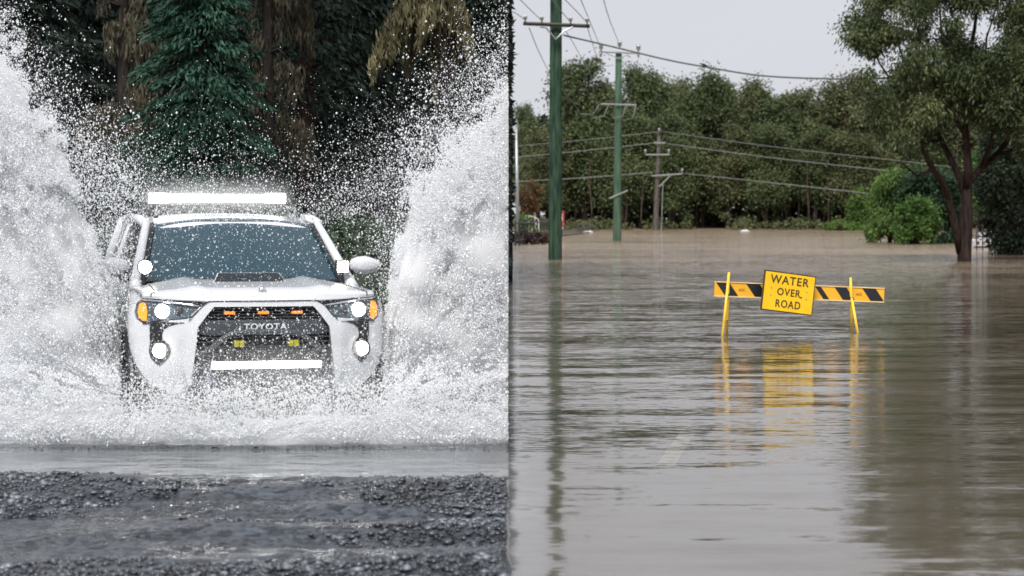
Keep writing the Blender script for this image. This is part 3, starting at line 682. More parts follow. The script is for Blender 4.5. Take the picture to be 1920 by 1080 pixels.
for k, (a, b, lab) in enumerate([
    ([(958, 275, d3), (1100, 262, d3), (1236, 247, d3 - .4)], .03, 'faint highest wire running left from the top of the brown pole'),
    ([(958, 296, d3), (1100, 282, d3), (1228, 268, d3 - .4)], .04, 'middle wire running left from the brown pole across the trees'),
    ([(958, 341, d3), (1100, 333, d3), (1224, 323, d3 - .4)], .045, 'lowest wire running left from the brown pole across the trees'),
    ([(1238, 246, d3 - .4), (1440, 274, d3 - 20), (1672, 300, d3 - 40), (1790, 314, d3 - 50)], .03, 'highest wire running right from the top of the brown pole'),
    ([(1248, 269, d3 - .4), (1440, 295, d3 - 20), (1680, 322, d3 - 40), (1790, 335, d3 - 50)], .042, 'middle wire running right from the brown pole towards the bushes'),
    ([(1280, 325, d3 - .4), (1440, 342, d3 - 20), (1640, 364, d3 - 40), (1720, 373, d3 - 50)], .045, 'lowest pale wire running right from the brown pole to the lime bush')]):
    wire(a, b, lab, M_wire_pale)

# bird on the cable
bp_ = W(1319, 125, d1 - .05)
bm = bmesh.new()
tube(bm, [Vector((-.16, 0, .15)), Vector((-.11, 0, .16)), Vector((-.04, 0, .14)), Vector((.04, 0, .12)), Vector((.09, 0, .10)), Vector((.2, 0, .06)), Vector((.26, 0, .03))], [.012, .045, .06, .075, .06, .025, .02], 10)
tube(bm, [Vector((-.14, 0, .17)), Vector((-.19, 0, .185)), Vector((-.24, 0, .18))], [.04, .035, .008], 8)
brd = link('bird', bm_mesh('bird', bm, True), simple('feathers', (.02, .02, .022), .6), None, label='small dark bird perched on the thick overhead cable', cat='bird'); brd.location = bp_; brd.scale = (.62, .62, .62)
bm = bmesh.new(); tube(bm, [(.0, .02, .08), (0, .02, .03)], .01, 5); tube(bm, [(.0, -.02, .08), (0, -.02, .03)], .01, 5); link('legs', bm_mesh('legs', bm), M_arm, brd)

# ------------------------------------------------------------------ fences, posts, boat, little sign
M_iron = simple('dark_iron', (.03, .028, .028), .6)
M_greyfence = simple('weathered_fence', (.12, .12, .11), .7)
def picket_fence(name, label, a, b, n, hgt, r, m, rails=(.2, .85)):
    o = Vector((a[0], a[1], 0)); root = empty(name, o, 0, label=label, cat='fence')
    b = Vector((b[0], b[1], 0)) - o
    for i in range(n):
        t = i / (n - 1); p = b * t; bm = bmesh.new(); tube(bm, [p + Vector((0, 0, -.3)), p + Vector((0, 0, hgt * .93)), p + Vector((0, 0, hgt))], [r, r, r * .3], 5)
        link('picket', bm_mesh('picket', bm), m, root)
    for z in rails:
        bm = bmesh.new(); tube(bm, [Vector((0, 0, z * hgt)), b + Vector((0, 0, z * hgt))], r * .8, 4); link('rail', bm_mesh('rail', bm), m, root)
picket_fence('picket_fence', 'tall dark iron picket fence left of the first green pole', W(966, 461, 125)[:2], W(1026, 452, 143)[:2], 10, 1.42, .045, M_iron)
picket_fence('picket_fence', 'short line of dark iron pickets sunk in the flood right of the first green pole', W(1050, 445, 172)[:2], W(1106, 437, 206)[:2], 15, .55, .045, M_iron, (.12,))
picket_fence('picket_fence', 'farthest iron fence, tiny uprights between the two green poles', W(1072, 434, 212)[:2], W(1122, 433, 222)[:2], 12, .75, .032, M_iron, (.9,))
picket_fence('rail_fence', 'dark rail fence in the water between the big trunk and the right edge', W(1831, 474, 112)[:2], W(1945, 486, 100)[:2], 10, 1.15, .035, M_iron, (.12, .55))
# curved white handrail behind the pickets
bm = bmesh.new(); oo = W(1000, 412, 160)
hp = [W(x, y, 160) - oo for x, y in ((984, 405), (992, 405), (1003, 407), (1010, 412))]
tube(bm, hp, .03, 5); tube(bm, [p - Vector((0, 0, .4)) for p in hp], .03, 5)
for p in hp: tube(bm, [p, p - Vector((0, 0, .75))], .03, 5)
ob = link('handrail', bm_mesh('handrail', bm), simple('white_paint_rail', (.6, .6, .6), .5), None, label='small curved white handrail on the grassy bank behind the pickets', cat='railing'); ob.location = oo
# pale post at the edge
po = W(971, 415, 136)
bm = bmesh.new(); tube(bm, [Vector((0, 0, -1.0)), W(968, 240, 136) - po], [.11, .07], 10)
ob = link('metal_post', bm_mesh('metal_post', bm, True), M_galv, None, label='pale grey metal post leaning slightly, left of the first green pole', cat='post'); ob.location = po
# red marker sign
ro = W(1055, 428, 200); ro.z = 0
rs = empty('marker_sign', ro, 0, label='small narrow red and white sign just right of the first green pole', cat='sign')
bm = bmesh.new(); c = W(1055, 410, 200) - ro; box(bm, c, (.26, .05, 1.35)); link('board', bm_mesh('board', bm), simple('red_paint', (.26, .03, .025), .5), rs)
bm = bmesh.new(); box(bm, c + Vector((-.06, -.03, .1)), (.08, .02, .6)); link('white_mark', bm_mesh('white_mark', bm), simple('white_mark', (.7, .68, .65), .5), rs)
bm = bmesh.new(); tube(bm, [Vector((c.x, .05, -.3)), Vector((c.x, .05, c.z))], .05, 6); link('post', bm_mesh('post', bm), M_galv, rs)
# white boat-like shape by the right fence
bo = W(1862, 466, 118); bo.z = 0
boat = empty('boat', bo, R(6), label='small white boat afloat behind the rail fence right of the big trunk', cat='boat')
def hull(Lh, Wh, Hh):
    bm = bmesh.new(); rings = []
    for i in range(9):
        t = i / 8; x = -Lh / 2 + Lh * t; wv = Wh / 2 * (1 - max(0, t - .45) ** 2 * 3.1) ; wv = max(wv, .02); k = .25 * t * t
        rings.append([bm.verts.new((x, -wv, Hh + k)), bm.verts.new((x, -wv * .8, .1)), bm.verts.new((x, 0, -.15 + k)), bm.verts.new((x, wv * .8, .1)), bm.verts.new((x, wv, Hh + k)), bm.verts.new((x, wv * .85, Hh + k - .05)), bm.verts.new((x, -wv * .85, Hh + k - .05))])
    for a, b in zip(rings, rings[1:]):
        for k in range(7): bm.faces.new((a[k], a[(k + 1) % 7], b[(k + 1) % 7], b[k]))
    bm.faces.new(rings[0][::-1]); bm.faces.new(rings[-1]); return bm
M_boat = simple('boat_paint', (.55, .56, .58), .35)
link('hull', bm_mesh('hull', hull(2.2, .9, .42)), M_boat, boat)
bm = bmesh.new(); box(bm, (-.25, 0, .62), (.8, .6, .36)); link('cabin', bm_mesh('cabin', bm), M_boat, boat)
bm = bmesh.new(); box(bm, (-.25, -.305, .68), (.5, .02, .14)); link('window', bm_mesh('window', bm), M_iron, boat)
# floating debris on the far water
for px, py, lb in ((1397, 435, 'small white float on the far water below the tree line'), (1103, 437, 'small pale debris floating beside the farthest iron fence')):
    p = W(px, py, dw(py)); bm = bmesh.new(); tube(bm, [Vector((-.45, 0, .05)), Vector((-.2, 0, .09)), Vector((.2, 0, .09)), Vector((.45, 0, .05))], [.03, .12, .12, .03], 8)
    ob = link('debris', bm_mesh('debris', bm, True), M_boat, None, label=lb, cat='debris'); ob.location = (p.x, p.y, 0)

# ------------------------------------------------------------------ the road barrier
dl, dr = 33.4, 34.6
L0, R0 = W(1340, 541.5, dl), W(1657, 553.5, dr)
bar = empty('road_barrier', Vector((L0.x, L0.y, 0)), 0, label='yellow and black striped barrier board on yellow trestle legs standing in the flood', cat='barrier')
o = bar.location
ax = (R0 - L0); Lb = ax.length; ax.normalize(); nrm = Vector((ax.y, -ax.x, 0)).normalized(); upv = ax.cross(nrm).normalized()
if upv.z < 0: upv = -upv
def BP(s, h, n): return L0 - o + ax * s + upv * h + nrm * n
def bpoly(name, pts, n0, n1, m, par=None):
    bm = bmesh.new(); a = [bm.verts.new(BP(s, h, n0)) for s, h in pts]; b = [bm.verts.new(BP(s, h, n1)) for s, h in pts]
    bm.faces.new(a); bm.faces.new(b[::-1])
    for i in range(len(pts)): bm.faces.new((a[i], a[(i + 1) % len(pts)], b[(i + 1) % len(pts)], b[i]))
    return link(name, bm_mesh(name, bm), m, par or bar)
M_yel = simple('barrier_orange', (.85, .43, .025), .45, noise=.08, scale=3)
M_blk = simple('barrier_black', (.012, .015, .02), .4)
M_edge = simple('barrier_edge', (.85, .62, .30), .5, noise=.15)
M_leg = simple('barrier_leg_yellow', (.80, .50, .04), .45, noise=.15)
hb = .095
board = bpoly('board', [(0, -hb), (Lb, -hb), (Lb, hb), (0, hb)], -.012, .012, M_yel)
for h0, h1 in ((hb, hb + .014), (-hb - .014, -hb)):
    bpoly('edge_rail', [(0, h0), (Lb, h0), (Lb, h1), (0, h1)], -.02, .022, M_edge)
sc1 = Lb / (1657 - 1340)
for x0, x1 in ((1341, 1360), (1366, 1381) , (1396, 1424), (1525, 1546), (1560, 1596), (1614, 1652)):
    pass
sl = 17 * sc1
for x0, x1 in ((1341.5, 1363), (1363, 1379), (1396, 1421), (1524, 1535), (1561, 1584), (1614, 1640)):
    if x0 == 1363: continue
    a, b = (x0 - 1340) * sc1, (x1 - 1340) * sc1
    if x0 < 1345: b += 0
    w_ = 16 * sc1 if x0 < 1345 else b - a
    pts = [(a, hb - .004), (a + w_ + (8 * sc1 if x0 < 1345 else 0), hb - .004), (a + w_ + sl + (8 * sc1 if x0 < 1345 else 0), -hb + .004), (a + sl, -hb + .004)]
    pts = [(min(s, Lb - .002), h) for s, h in pts]
    bpoly('black_stripe', pts, .012, .015, M_blk, board)
for s_ in ((1388.5 - 1340) * sc1, (1608 - 1340) * sc1):
    lm = text_mesh('HCC', .035, .10, .001, .01)
    ob = link('lettering', lm, simple('faded_print', (.22, .12, .03), .6), board); ob.location = BP(s_, -.0, .0155)
    ob.rotation_euler = (0, 0, math.atan2(ax.y, ax.x))
# trestles
def leg(a, b, r=.019):
    bm = bmesh.new(); tube(bm, [a - o, b - o], r, 10); link('leg', bm_mesh('leg', bm, True), M_leg, bar)
dm = dl + .10; dn = dl + 1.0
leg(W(1367, 511, dm - .18), W(1351, 665, dm - .42)); leg(W(1366, 516, dm - .10), W(1362, 662, dm + .30))
leg(W(1595, 521, dn - .16), W(1598, 662, dn + .30)); leg(W(1597, 560, dn - .14), W(1611, 640, dn - .34))
bm = bmesh.new(); tube(bm, [W(1357, 600, dm - .35) - o, W(1363, 600, dm + .1) - o], .012, 8); link('brace', bm_mesh('brace', bm), M_leg, bar)
# the sign board hung on it
sc0 = W(1474.5, 549, dl + .38)
sg = empty('warning_sign', sc0 + nrm * .05, math.atan2(ax.y, ax.x), label='tilted yellow sign reading WATER OVER ROAD fixed on the striped barrier', cat='sign')
sg.rotation_euler = (0, R(7.2), math.atan2(ax.y, ax.x))
ppm_s = FPX / (dl + .38); sw, sh = 112.5 / ppm_s, 75 / ppm_s
def rbox(w_, h_, y0, y1):
    bm = bmesh.new(); pts = [(-w_ / 2, -h_ / 2), (w_ / 2, -h_ / 2), (w_ / 2, h_ / 2), (-w_ / 2, h_ / 2)]
    box(bm, (0, (y0 + y1) / 2, 0), (w_, y1 - y0, h_)); return bm
M_sign = simple('sign_yellow', (.88, .54, .012), .4, noise=.10, scale=3.5)
M_brown = simple('sign_edge', (.07, .035, .015), .5)
link('border', bm_mesh('border', rbox(sw, sh, -.012, .012)), M_brown, sg)
link('panel', bm_mesh('panel', rbox(sw - .035, sh - .035, -.016, .006)), M_sign, sg)
for t_, x_, y_, w_, h_ in (('WATER', -.005, .175, 84, 15.5), ('OVER', .0, .005, 51, 14), ('ROAD', .005, -.165, 54, 14.5)):
    ob = link('lettering', text_mesh(t_, h_ / ppm_s, w_ / ppm_s, .002, .012, 1.15), simple('sign_print', (.05, .03, .01), .5), sg); ob.location = (x_, -.018, y_)
for x_, z_ in ((-.30, .045), (.30, .045), (-.30, -.06), (.30, -.06)):
    bm = bmesh.new(); tube(bm, [(x_, -.014, z_), (x_, -.023, z_)], .009, 8); link('bolt', bm_mesh('bolt', bm), M_galv, sg)
bm = bmesh.new(); box(bm, (.21, -.018, -.045), (.03, .004, .02)); link('scuff', bm_mesh('scuff', bm), M_brown, sg)

# ------------------------------------------------------------------ the white car
M_paint = simple('white_car_paint', (.55, .565, .59), .26, noise=.02, coat=.6)
M_blackp = simple('black_trim', (.012, .013, .015), .45)
M_grey = simple('grey_plastic', (.05, .055, .06), .5)
M_glass, _nt, _b = mat('windscreen_glass')
_b.inputs['Base Color'].default_value = (.014, .050, .070, 1); _b.inputs['Roughness'].default_value = .04; _b.inputs['Alpha'].default_value = .86; _b.inputs['Specular IOR Level'].default_value = .9  # teal base colour holds the glass tint and a painted-in sky reflection
M_sideglass = simple('tinted_glass', (.012, .016, .02), .2, spec=.06)
M_lamp = emis('headlight_glow', (1, .99, .95), 25)
M_fog = emis('fog_lamp_glow', (1, .96, .86), 22)
M_bar = emis('light_bar_glow', (.97, 1, .97), 22)
M_amber = emis('amber_glow', (1, .33, .015), 1.1)
M_amber2 = emis('marker_glow', (1, .22, .008), 1.5)
M_yel2 = simple('yellow_lens', (.35, .32, .01), .3)
M_lens = simple('headlight_housing', (.10, .13, .15), .2, .4)
M_chrome = simple('bright_trim', (.7, .72, .74), .15, .9)
M_tyre = simple('tyre_rubber', (.015, .015, .016), .8, bump=.5, scale=30)
M_seat = simple('seat_fabric', (.06, .06, .065), .8)
YAW = R(13.6); D0 = 17.6
car = empty('offroad_car', ((496 - 960) / FPX * D0, D0, 0), YAW, label='white four wheel drive with lit headlights and roof light bar ploughing through water', cat='car')
def F(x, z):
    return .30 * (abs(x) / .95) ** 3.4 + .30 * max(0, z - .80) ** 1.4 + .30 * max(0, .62 - z) ** 1.2 + .02
def panel(name, pts, off, thick, m, par=None, step=.06, Ff=F, bev=.005, **k):
    bm = bmesh.new(); vs = [bm.verts.new((x, 0, z)) for x, z in pts]; bm.faces.new(vs)
    xs = [p[0] for p in pts]; zs = [p[1] for p in pts]
    x = math.ceil(min(xs) / step) * step
    while x < max(xs):
        bmesh.ops.bisect_plane(bm, geom=bm.verts[:] + bm.edges[:] + bm.faces[:], plane_co=(x, 0, 0), plane_no=(1, 0, 0)); x += step
    z = math.ceil(min(zs) / step) * step
    while z < max(zs):
        bmesh.ops.bisect_plane(bm, geom=bm.verts[:] + bm.edges[:] + bm.faces[:], plane_co=(0, 0, z), plane_no=(0, 0, 1)); z += step
    for v in bm.verts: v.co.y = Ff(v.co.x, v.co.z) - off
    r = bmesh.ops.extrude_face_region(bm, geom=bm.faces[:])
    for v in [g for g in r['geom'] if isinstance(g, bmesh.types.BMVert)]: v.co.y += thick
    me = bm_mesh(name, bm, True)
    o = link(name, me, m, par or car, **k)
    if bev: bevel(o, bev, 2, 50)
    o.modifiers.new('wn', 'WEIGHTED_NORMAL')
    return o
def mir(pts): return [(-x, z) for x, z in pts][::-1]

# body sides, fenders and tail: one lofted shell with the wheel arches cut out
def ring(y, Wd, zs, zc, zb=.40, nar=0):
    h = [(0, zb), (.70, zb), (Wd - .10, zb + .02), (Wd - .02, zb + .14), (Wd, .68), (Wd, .88), (Wd - .012, zs - .16), (Wd - .035, zs - .07), (Wd - .075, zs - .02), (Wd - .13, zs), (Wd - .3, (zs + zc) / 2 + .01), (0, zc)]
    h = [(x, y, z) for x, z in h]
    return h + [(-x, y, z) for x, y, z in h[-2:0:-1]]
st = [(.40, .915, 1.06, 1.00), (.52, .935, 1.085, 1.02), (.8, .955, 1.11, 1.05), (1.2, .955, 1.15, 1.08), (1.5, .945, 1.17, 1.10), (2.4, .945, 1.18, 1.12), (3.6, .945, 1.19, 1.12), (4.3, .935, 1.19, 1.12), (4.62, .90, 1.17, 1.10), (4.72, .82, 1.10, 1.05)]
bm = bmesh.new(); rs_ = [[bm.verts.new(p) for p in ring(*s)] for s in st]; nn = len(rs_[0])
for a, b in zip(rs_, rs_[1:]):
    for k in range(nn): bm.faces.new((a[k], a[(k + 1) % nn], b[(k + 1) % nn], b[k]))
bm.faces.new(rs_[0][::-1]); bm.faces.new(rs_[-1])
shell = link('body', bm_mesh('body', bm, True), M_paint, car)
cutters = []
for yw in (.92, 3.70):
    bm = bmesh.new(); bmesh.ops.create_cone(bm, segments=40, radius1=.45, radius2=.45, depth=3, cap_ends=True)
    for v in bm.verts: v.co = Vector((v.co.z, v.co.x + yw, v.co.y + .32))
    for sx in (0,):
        c_ = link('cutter', bm_mesh('cutter', bm), None, car); cutters.append(c_)
        m_ = shell.modifiers.new('arch', 'BOOLEAN'); m_.object = c_; m_.operation = 'DIFFERENCE'; m_.solver = 'EXACT'
bpy.context.view_layer.update()
me_ = bpy.data.meshes.new_from_object(shell.evaluated_get(bpy.context.evaluated_depsgraph_get()))
shell.modifiers.clear(); shell.data = me_
for c_ in cutters: bpy.data.objects.remove(c_)
shell.modifiers.new('es', 'EDGE_SPLIT').split_angle = R(38)
bm = bmesh.new(); box(bm, (0, 2.5, .55), (1.2, 4.1, .5)); link('chassis', bm_mesh('chassis', bm), M_blackp, car)
# dark wheel arch trims
for sx in (-1, 1):
    for yw in (.92, 3.70):
        bm = bmesh.new(); n = 26; pr = []
        for i in range(n + 1):
            a = math.pi * (-.10 + 1.2 * i / n); c, s = math.cos(a), math.sin(a); xw = .955
            pr.append([bm.verts.new((sx * (xw - .05), yw + c * .45, .32 + s * .45)), bm.verts.new((sx * (xw + .025), yw + c * .445, .32 + s * .445)), bm.verts.new((sx * (xw + .03), yw + c * .50, .32 + s * .50)), bm.verts.new((sx * (xw - .04), yw + c * .515, .32 + s * .515))])
        for a, b in zip(pr, pr[1:]):
            for k in range(4): bm.faces.new((a[k], a[(k + 1) % 4], b[(k + 1) % 4], b[k]))
        bm.faces.new(pr[0][::-1]); bm.faces.new(pr[-1])
        link('wheel_arch', bm_mesh('wheel_arch', bm, True), M_blackp, car)
        # wheels
        wh = bpy.data.objects.new('wheel', None); COL.objects.link(wh); wh.parent = car; wh.location = (sx * .80, yw, .27)
        bm = bmesh.new(); prof = [(-.13, .22), (-.135, .34), (-.10, .385), (0, .39), (.10, .385), (.135, .34), (.13, .22)]; rg = []
        for i in range(48):
            a = 2 * math.pi * i / 48; kx = 1 + (.012 if i % 2 else -.006)
            rg.append([bm.verts.new((px_, math.cos(a) * r_ * (kx if r_ > .37 else 1), math.sin(a) * r_ * (kx if r_ > .37 else 1))) for px_, r_ in prof])
        for i in range(48):
            a, b = rg[i], rg[(i + 1) % 48]
            for k in range(6): bm.faces.new((a[k], a[k + 1], b[k + 1], b[k]))
            bm.faces.new((a[6], a[0], b[0], b[6]))
        link('tyre', bm_mesh('tyre', bm), M_tyre, wh)
        bm = bmesh.new(); bmesh.ops.create_cone(bm, segments=32, radius1=.22, radius2=.22, depth=.2, cap_ends=True)
        for v in bm.verts: v.co = Vector((v.co.z, v.co.x, v.co.y))
        for i in range(6):
            a = i * math.pi / 3; box(bm, (sx * .11, .12 * math.cos(a), .12 * math.sin(a)), (.03, .05, .05))
        link('rim', bm_mesh('rim', bm), M_grey, wh)

# hood
def hood_pt(u, v):
    x = u * (.885 + .0 * v); ax_ = abs(x)
    zf = 1.068 if ax_ < .40 else 1.068 + (ax_ - .40) * .045
    yf = F(x, zf) - .005
    ys = [0, .035, .10, .22, .5, .9, 1.30]; dz = [0, .045, .080, .098, .112, .128, .140]
    edge = 1 - .55 * sstep(.55, .885, np.array(ax_))
    i = min(int(v), 5); t = v - i
    y = yf * (1 - min(1, v / 6)) + ys[i] * (1 - t) + ys[i + 1] * t
    z = zf + (dz[i] * (1 - t) + dz[i + 1] * t) * float(edge)
    z += .014 * math.exp(-((ax_ - .47) / .07) ** 2) * min(1, v / 2) - .012 * math.exp(-((ax_ - .62) / .09) ** 2) * min(1, v / 2)
    return (x, y, z)
NU, NV = 60, 30
bm = bmesh.new(); g_ = [[bm.verts.new(hood_pt(-1 + 2 * i / NU, 6 * j / NV)) for i in range(NU + 1)] for j in range(NV + 1)]
for j in range(NV):
    for i in range(NU): bm.faces.new((g_[j][i], g_[j][i + 1], g_[j + 1][i + 1], g_[j + 1][i]))
hood = link('hood', bm_mesh('hood', bm, True), M_paint, car)
m_ = hood.modifiers.new('so', 'SOLIDIFY'); m_.thickness = .02; m_.offset = -1
for sx in (-1, 1):
    pts_ = [Vector(hood_pt(sx * (.93 if k < 2 else .93 - .012 * k), k)) + Vector((0, 0, .004)) for k in np.linspace(.3, 6, 16)]
    bm = bmesh.new(); tube(bm, pts_, .0045, 5); link('shut_line', bm_mesh('shut_line', bm), M_blackp, hood)
# hood scoop: a low bulge whose front is a dark mesh inlet
sf = [(-.29, .86, 1.186), (.29, .86, 1.186), (.245, .96, 1.262), (-.245, .96, 1.262)]
bk = [(.20, 1.24, 1.222), (-.20, 1.24, 1.222)]
bm = bmesh.new(); q_ = [bm.verts.new(p) for p in sf + bk]; lw_ = [bm.verts.new((x, y, 1.16)) for x, y, z in sf[:2] + bk]
bm.faces.new(q_[:4]); bm.faces.new((q_[3], q_[2], q_[4], q_[5])); bm.faces.new((q_[1], lw_[1], lw_[2], q_[4], q_[2])); bm.faces.new((q_[0], q_[3], q_[5], lw_[3], lw_[0])); bm.faces.new(lw_)
scoop = bevel(link('hood_scoop', bm_mesh('hood_scoop', bm), M_paint, car), .006)
def sfp(u, t, off):   # a point on the inlet face, slightly proud of it
    a, b = Vector(sf[0]).lerp(Vector(sf[1]), u), Vector(sf[3]).lerp(Vector(sf[2]), u); n = Vector((0, -.58, .81)); return a.lerp(b, t) + Vector((0, -.81, .58)) * off
bm = bmesh.new(); f1 = [bm.verts.new(sfp(u, t, .003)) for u, t in ((.012, .10), (.988, .10), (.98, .95), (.02, .95))]; f2 = [bm.verts.new(sfp(u, t, -.01)) for u, t in ((.012, .10), (.988, .10), (.98, .95), (.02, .95))]
bm.faces.new(f1); bm.faces.new(f2[::-1])
for k in range(4): bm.faces.new((f1[k], f1[(k + 1) % 4], f2[(k + 1) % 4], f2[k]))
link('mesh_inlet', bm_mesh('mesh_inlet', bm), simple('scoop_mesh', (.012, .018, .024), .9, noise=.6, scale=60), scoop)
# small round badge on the hood front
bm = bmesh.new(); tube(bm, [(0, .135, 1.147), (0, .115, 1.143)], [.03, .03], 20); link('badge', bm_mesh('badge', bm, True), M_chrome, hood)

# front bumper corners, grille surround
half = [(.44, 1.035), (.535, .945), (.70, .925), (.885, .905), (.925, .93), (.945, .985), (.93, 1.05), (.955, 1.04), (.975, .96), (.978, .84), (.965, .70), (.93, .59), (.875, .50), (.80, .435), (.69, .385), (.57, .36), (.545, .44), (.515, .69), (.50, .88)]
def Fp(x, z):   # the corner pods are faceted: a crease runs inwards below each fog lamp
    ax_ = abs(x); y = F(x, z)
    y -= .045 * math.exp(-((ax_ - .60) / .10) ** 2) * float(sstep(.40, .9, np.array(z)))
    cr_ = .55 - .28 * (ax_ - .60)
    y += .22 * max(0, cr_ + .0 - z)
    y += .035 * math.exp(-((ax_ - .78) / .10) ** 2 - ((z - .78) / .16) ** 2)
    return y
for pts in (half, mir(half)): panel('front_bumper', pts, 0, .16, M_paint, step=.045, Ff=Fp)
so_ = [(-.40, 1.066), (.40, 1.066), (.455, 1.035), (.565, .90), (.59, .74), (.60, .60), (.575, .47), (.548, .44), (.515, .69), (.497, .875), (.43, .965), (.375, 1.03), (-.375, 1.03), (-.43, .965), (-.497, .875), (-.515, .69), (-.548, .44), (-.575, .47), (-.60, .60), (-.59, .74), (-.565, .90), (-.455, 1.035)]
panel('grille_surround', so_, .040, .10, M_paint, step=.05, bev=.010)
# shut line above the surround
bm = bmesh.new(); tube(bm, [(x, F(x, z) - .046, z) for x, z in ((-.56, .93), (-.455, 1.043), (-.41, 1.072), (-.2, 1.072), (0, 1.072), (.2, 1.072), (.41, 1.072), (.455, 1.043), (.56, .93))], .0045, 6)
link('shut_line', bm_mesh('shut_line', bm), M_blackp, car)
# black opening
gr_ = [(-.38, 1.035), (.38, 1.035), (.505, .88), (.52, .69), (.56, .36), (.50, .30), (-.50, .30), (-.56, .36), (-.52, .69), (-.505, .88)]
grille = panel('grille', gr_, -.055, .06, M_blackp, step=.08, bev=0)
for i in range(5):
    z = 1.015 - i * .022; w_ = .37 + (1.03 - z) * .8 * .6
    bm = bmesh.new(); box(bm, (0, F(0, z) + .030, z), (2 * w_, .03, .006)); link('grille_slat', bm_mesh('grille_slat', bm), M_grey, grille)
bm_pts = [(-.50, .87), (-.44, .925), (.44, .925), (.50, .87), (.505, .835), (.44, .815), (-.44, .815), (-.505, .835)]
cb = panel('grille_bar', bm_pts, -.005, .05, simple('grille_bar_grey', (.035, .042, .05), .4), step=.08, bev=.008)
lt = link('lettering', text_mesh('TOYOTA', .048, .325, .006, .018, 1.12), simple('letter_grey', (.62, .65, .70), .4), cb); lt.location = (.01, F(0, .88) - .006, .880)
for x in (-.255, 0, .255):
    bm = bmesh.new(); box(bm, (x, F(x, .985) + .012, .983), (.082, .03, .020)); bevel(link('marker_light', bm_mesh('marker_light', bm), M_amber2, car), .006)
# honeycomb lower grille bars
for i in range(6):
    z = .80 - i * .035; w_ = .50
    bm = bmesh.new(); box(bm, (0, F(0, z) + .045, z), (2 * w_, .02, .008)); link('grille_slat', bm_mesh('grille_slat', bm), M_grey, grille)
for i in range(13):
    x = -.45 + i * .075; bm = bmesh.new(); box(bm, (x, F(x, .72) + .045, .72), (.007, .018, .19)); link('grille_slat', bm_mesh('grille_slat', bm), M_grey, grille)
# bull bar hoop
bm = bmesh.new(); tube(bm, [(x, F(0, z) - .03 + q, z) for x, z, q in ((-.50, .66, .03), (-.38, .74, 0), (-.31, .80, -.02), (-.25, .832, -.03), (-.12, .845, -.03), (.12, .845, -.03), (.25, .832, -.03), (.31, .80, -.02), (.38, .74, 0), (.50, .66, .03))], .021, 12)
link('bull_bar', bm_mesh('bull_bar', bm, True), M_grey, car)
for x in (-.195, .215):
    bm = bmesh.new(); box(bm, (x, F(0, .76) - .03, .757), (.088, .05, .058)); yl_ = bevel(link('driving_light', bm_mesh('driving_light', bm), M_blackp, car), .008)
    for q in (-.02, .02):
        bm = bmesh.new(); box(bm, (x + q, F(0, .76) - .058, .757), (.036, .008, .046)); bevel(link('lens', bm_mesh('lens', bm), M_yel2, yl_), .004)
# lower light bar
bm = bmesh.new(); box(bm, (.01, F(0, .597) - .02, .597), (.86, .08, .07)); lb_ = bevel(link('light_bar', bm_mesh('light_bar', bm), M_blackp, car), .01)
bm = bmesh.new(); box(bm, (.01, F(0, .597) - .064, .597), (.82, .012, .050)); bevel(link('lens', bm_mesh('lens', bm), M_bar, lb_), .006)
# skid plate and tow hooks
bm = bmesh.new(); box(bm, (0, .30, .40), (.62, .05, .22), Matrix.Rotation(R(-0), 4, 'X')); bevel(link('skid_plate', bm_mesh('skid_plate', bm), M_grey, car), .02)
for x in (-.42, .46):
    bm = bmesh.new(); tube(bm, [(x, .30, .42), (x, .10, .42), (x + .02, .06, .46), (x, .08, .50), (x, .30, .50)], .016, 8); link('tow_hook', bm_mesh('tow_hook', bm, True), simple('blue_hook', (.03, .06, .20), .4), car)
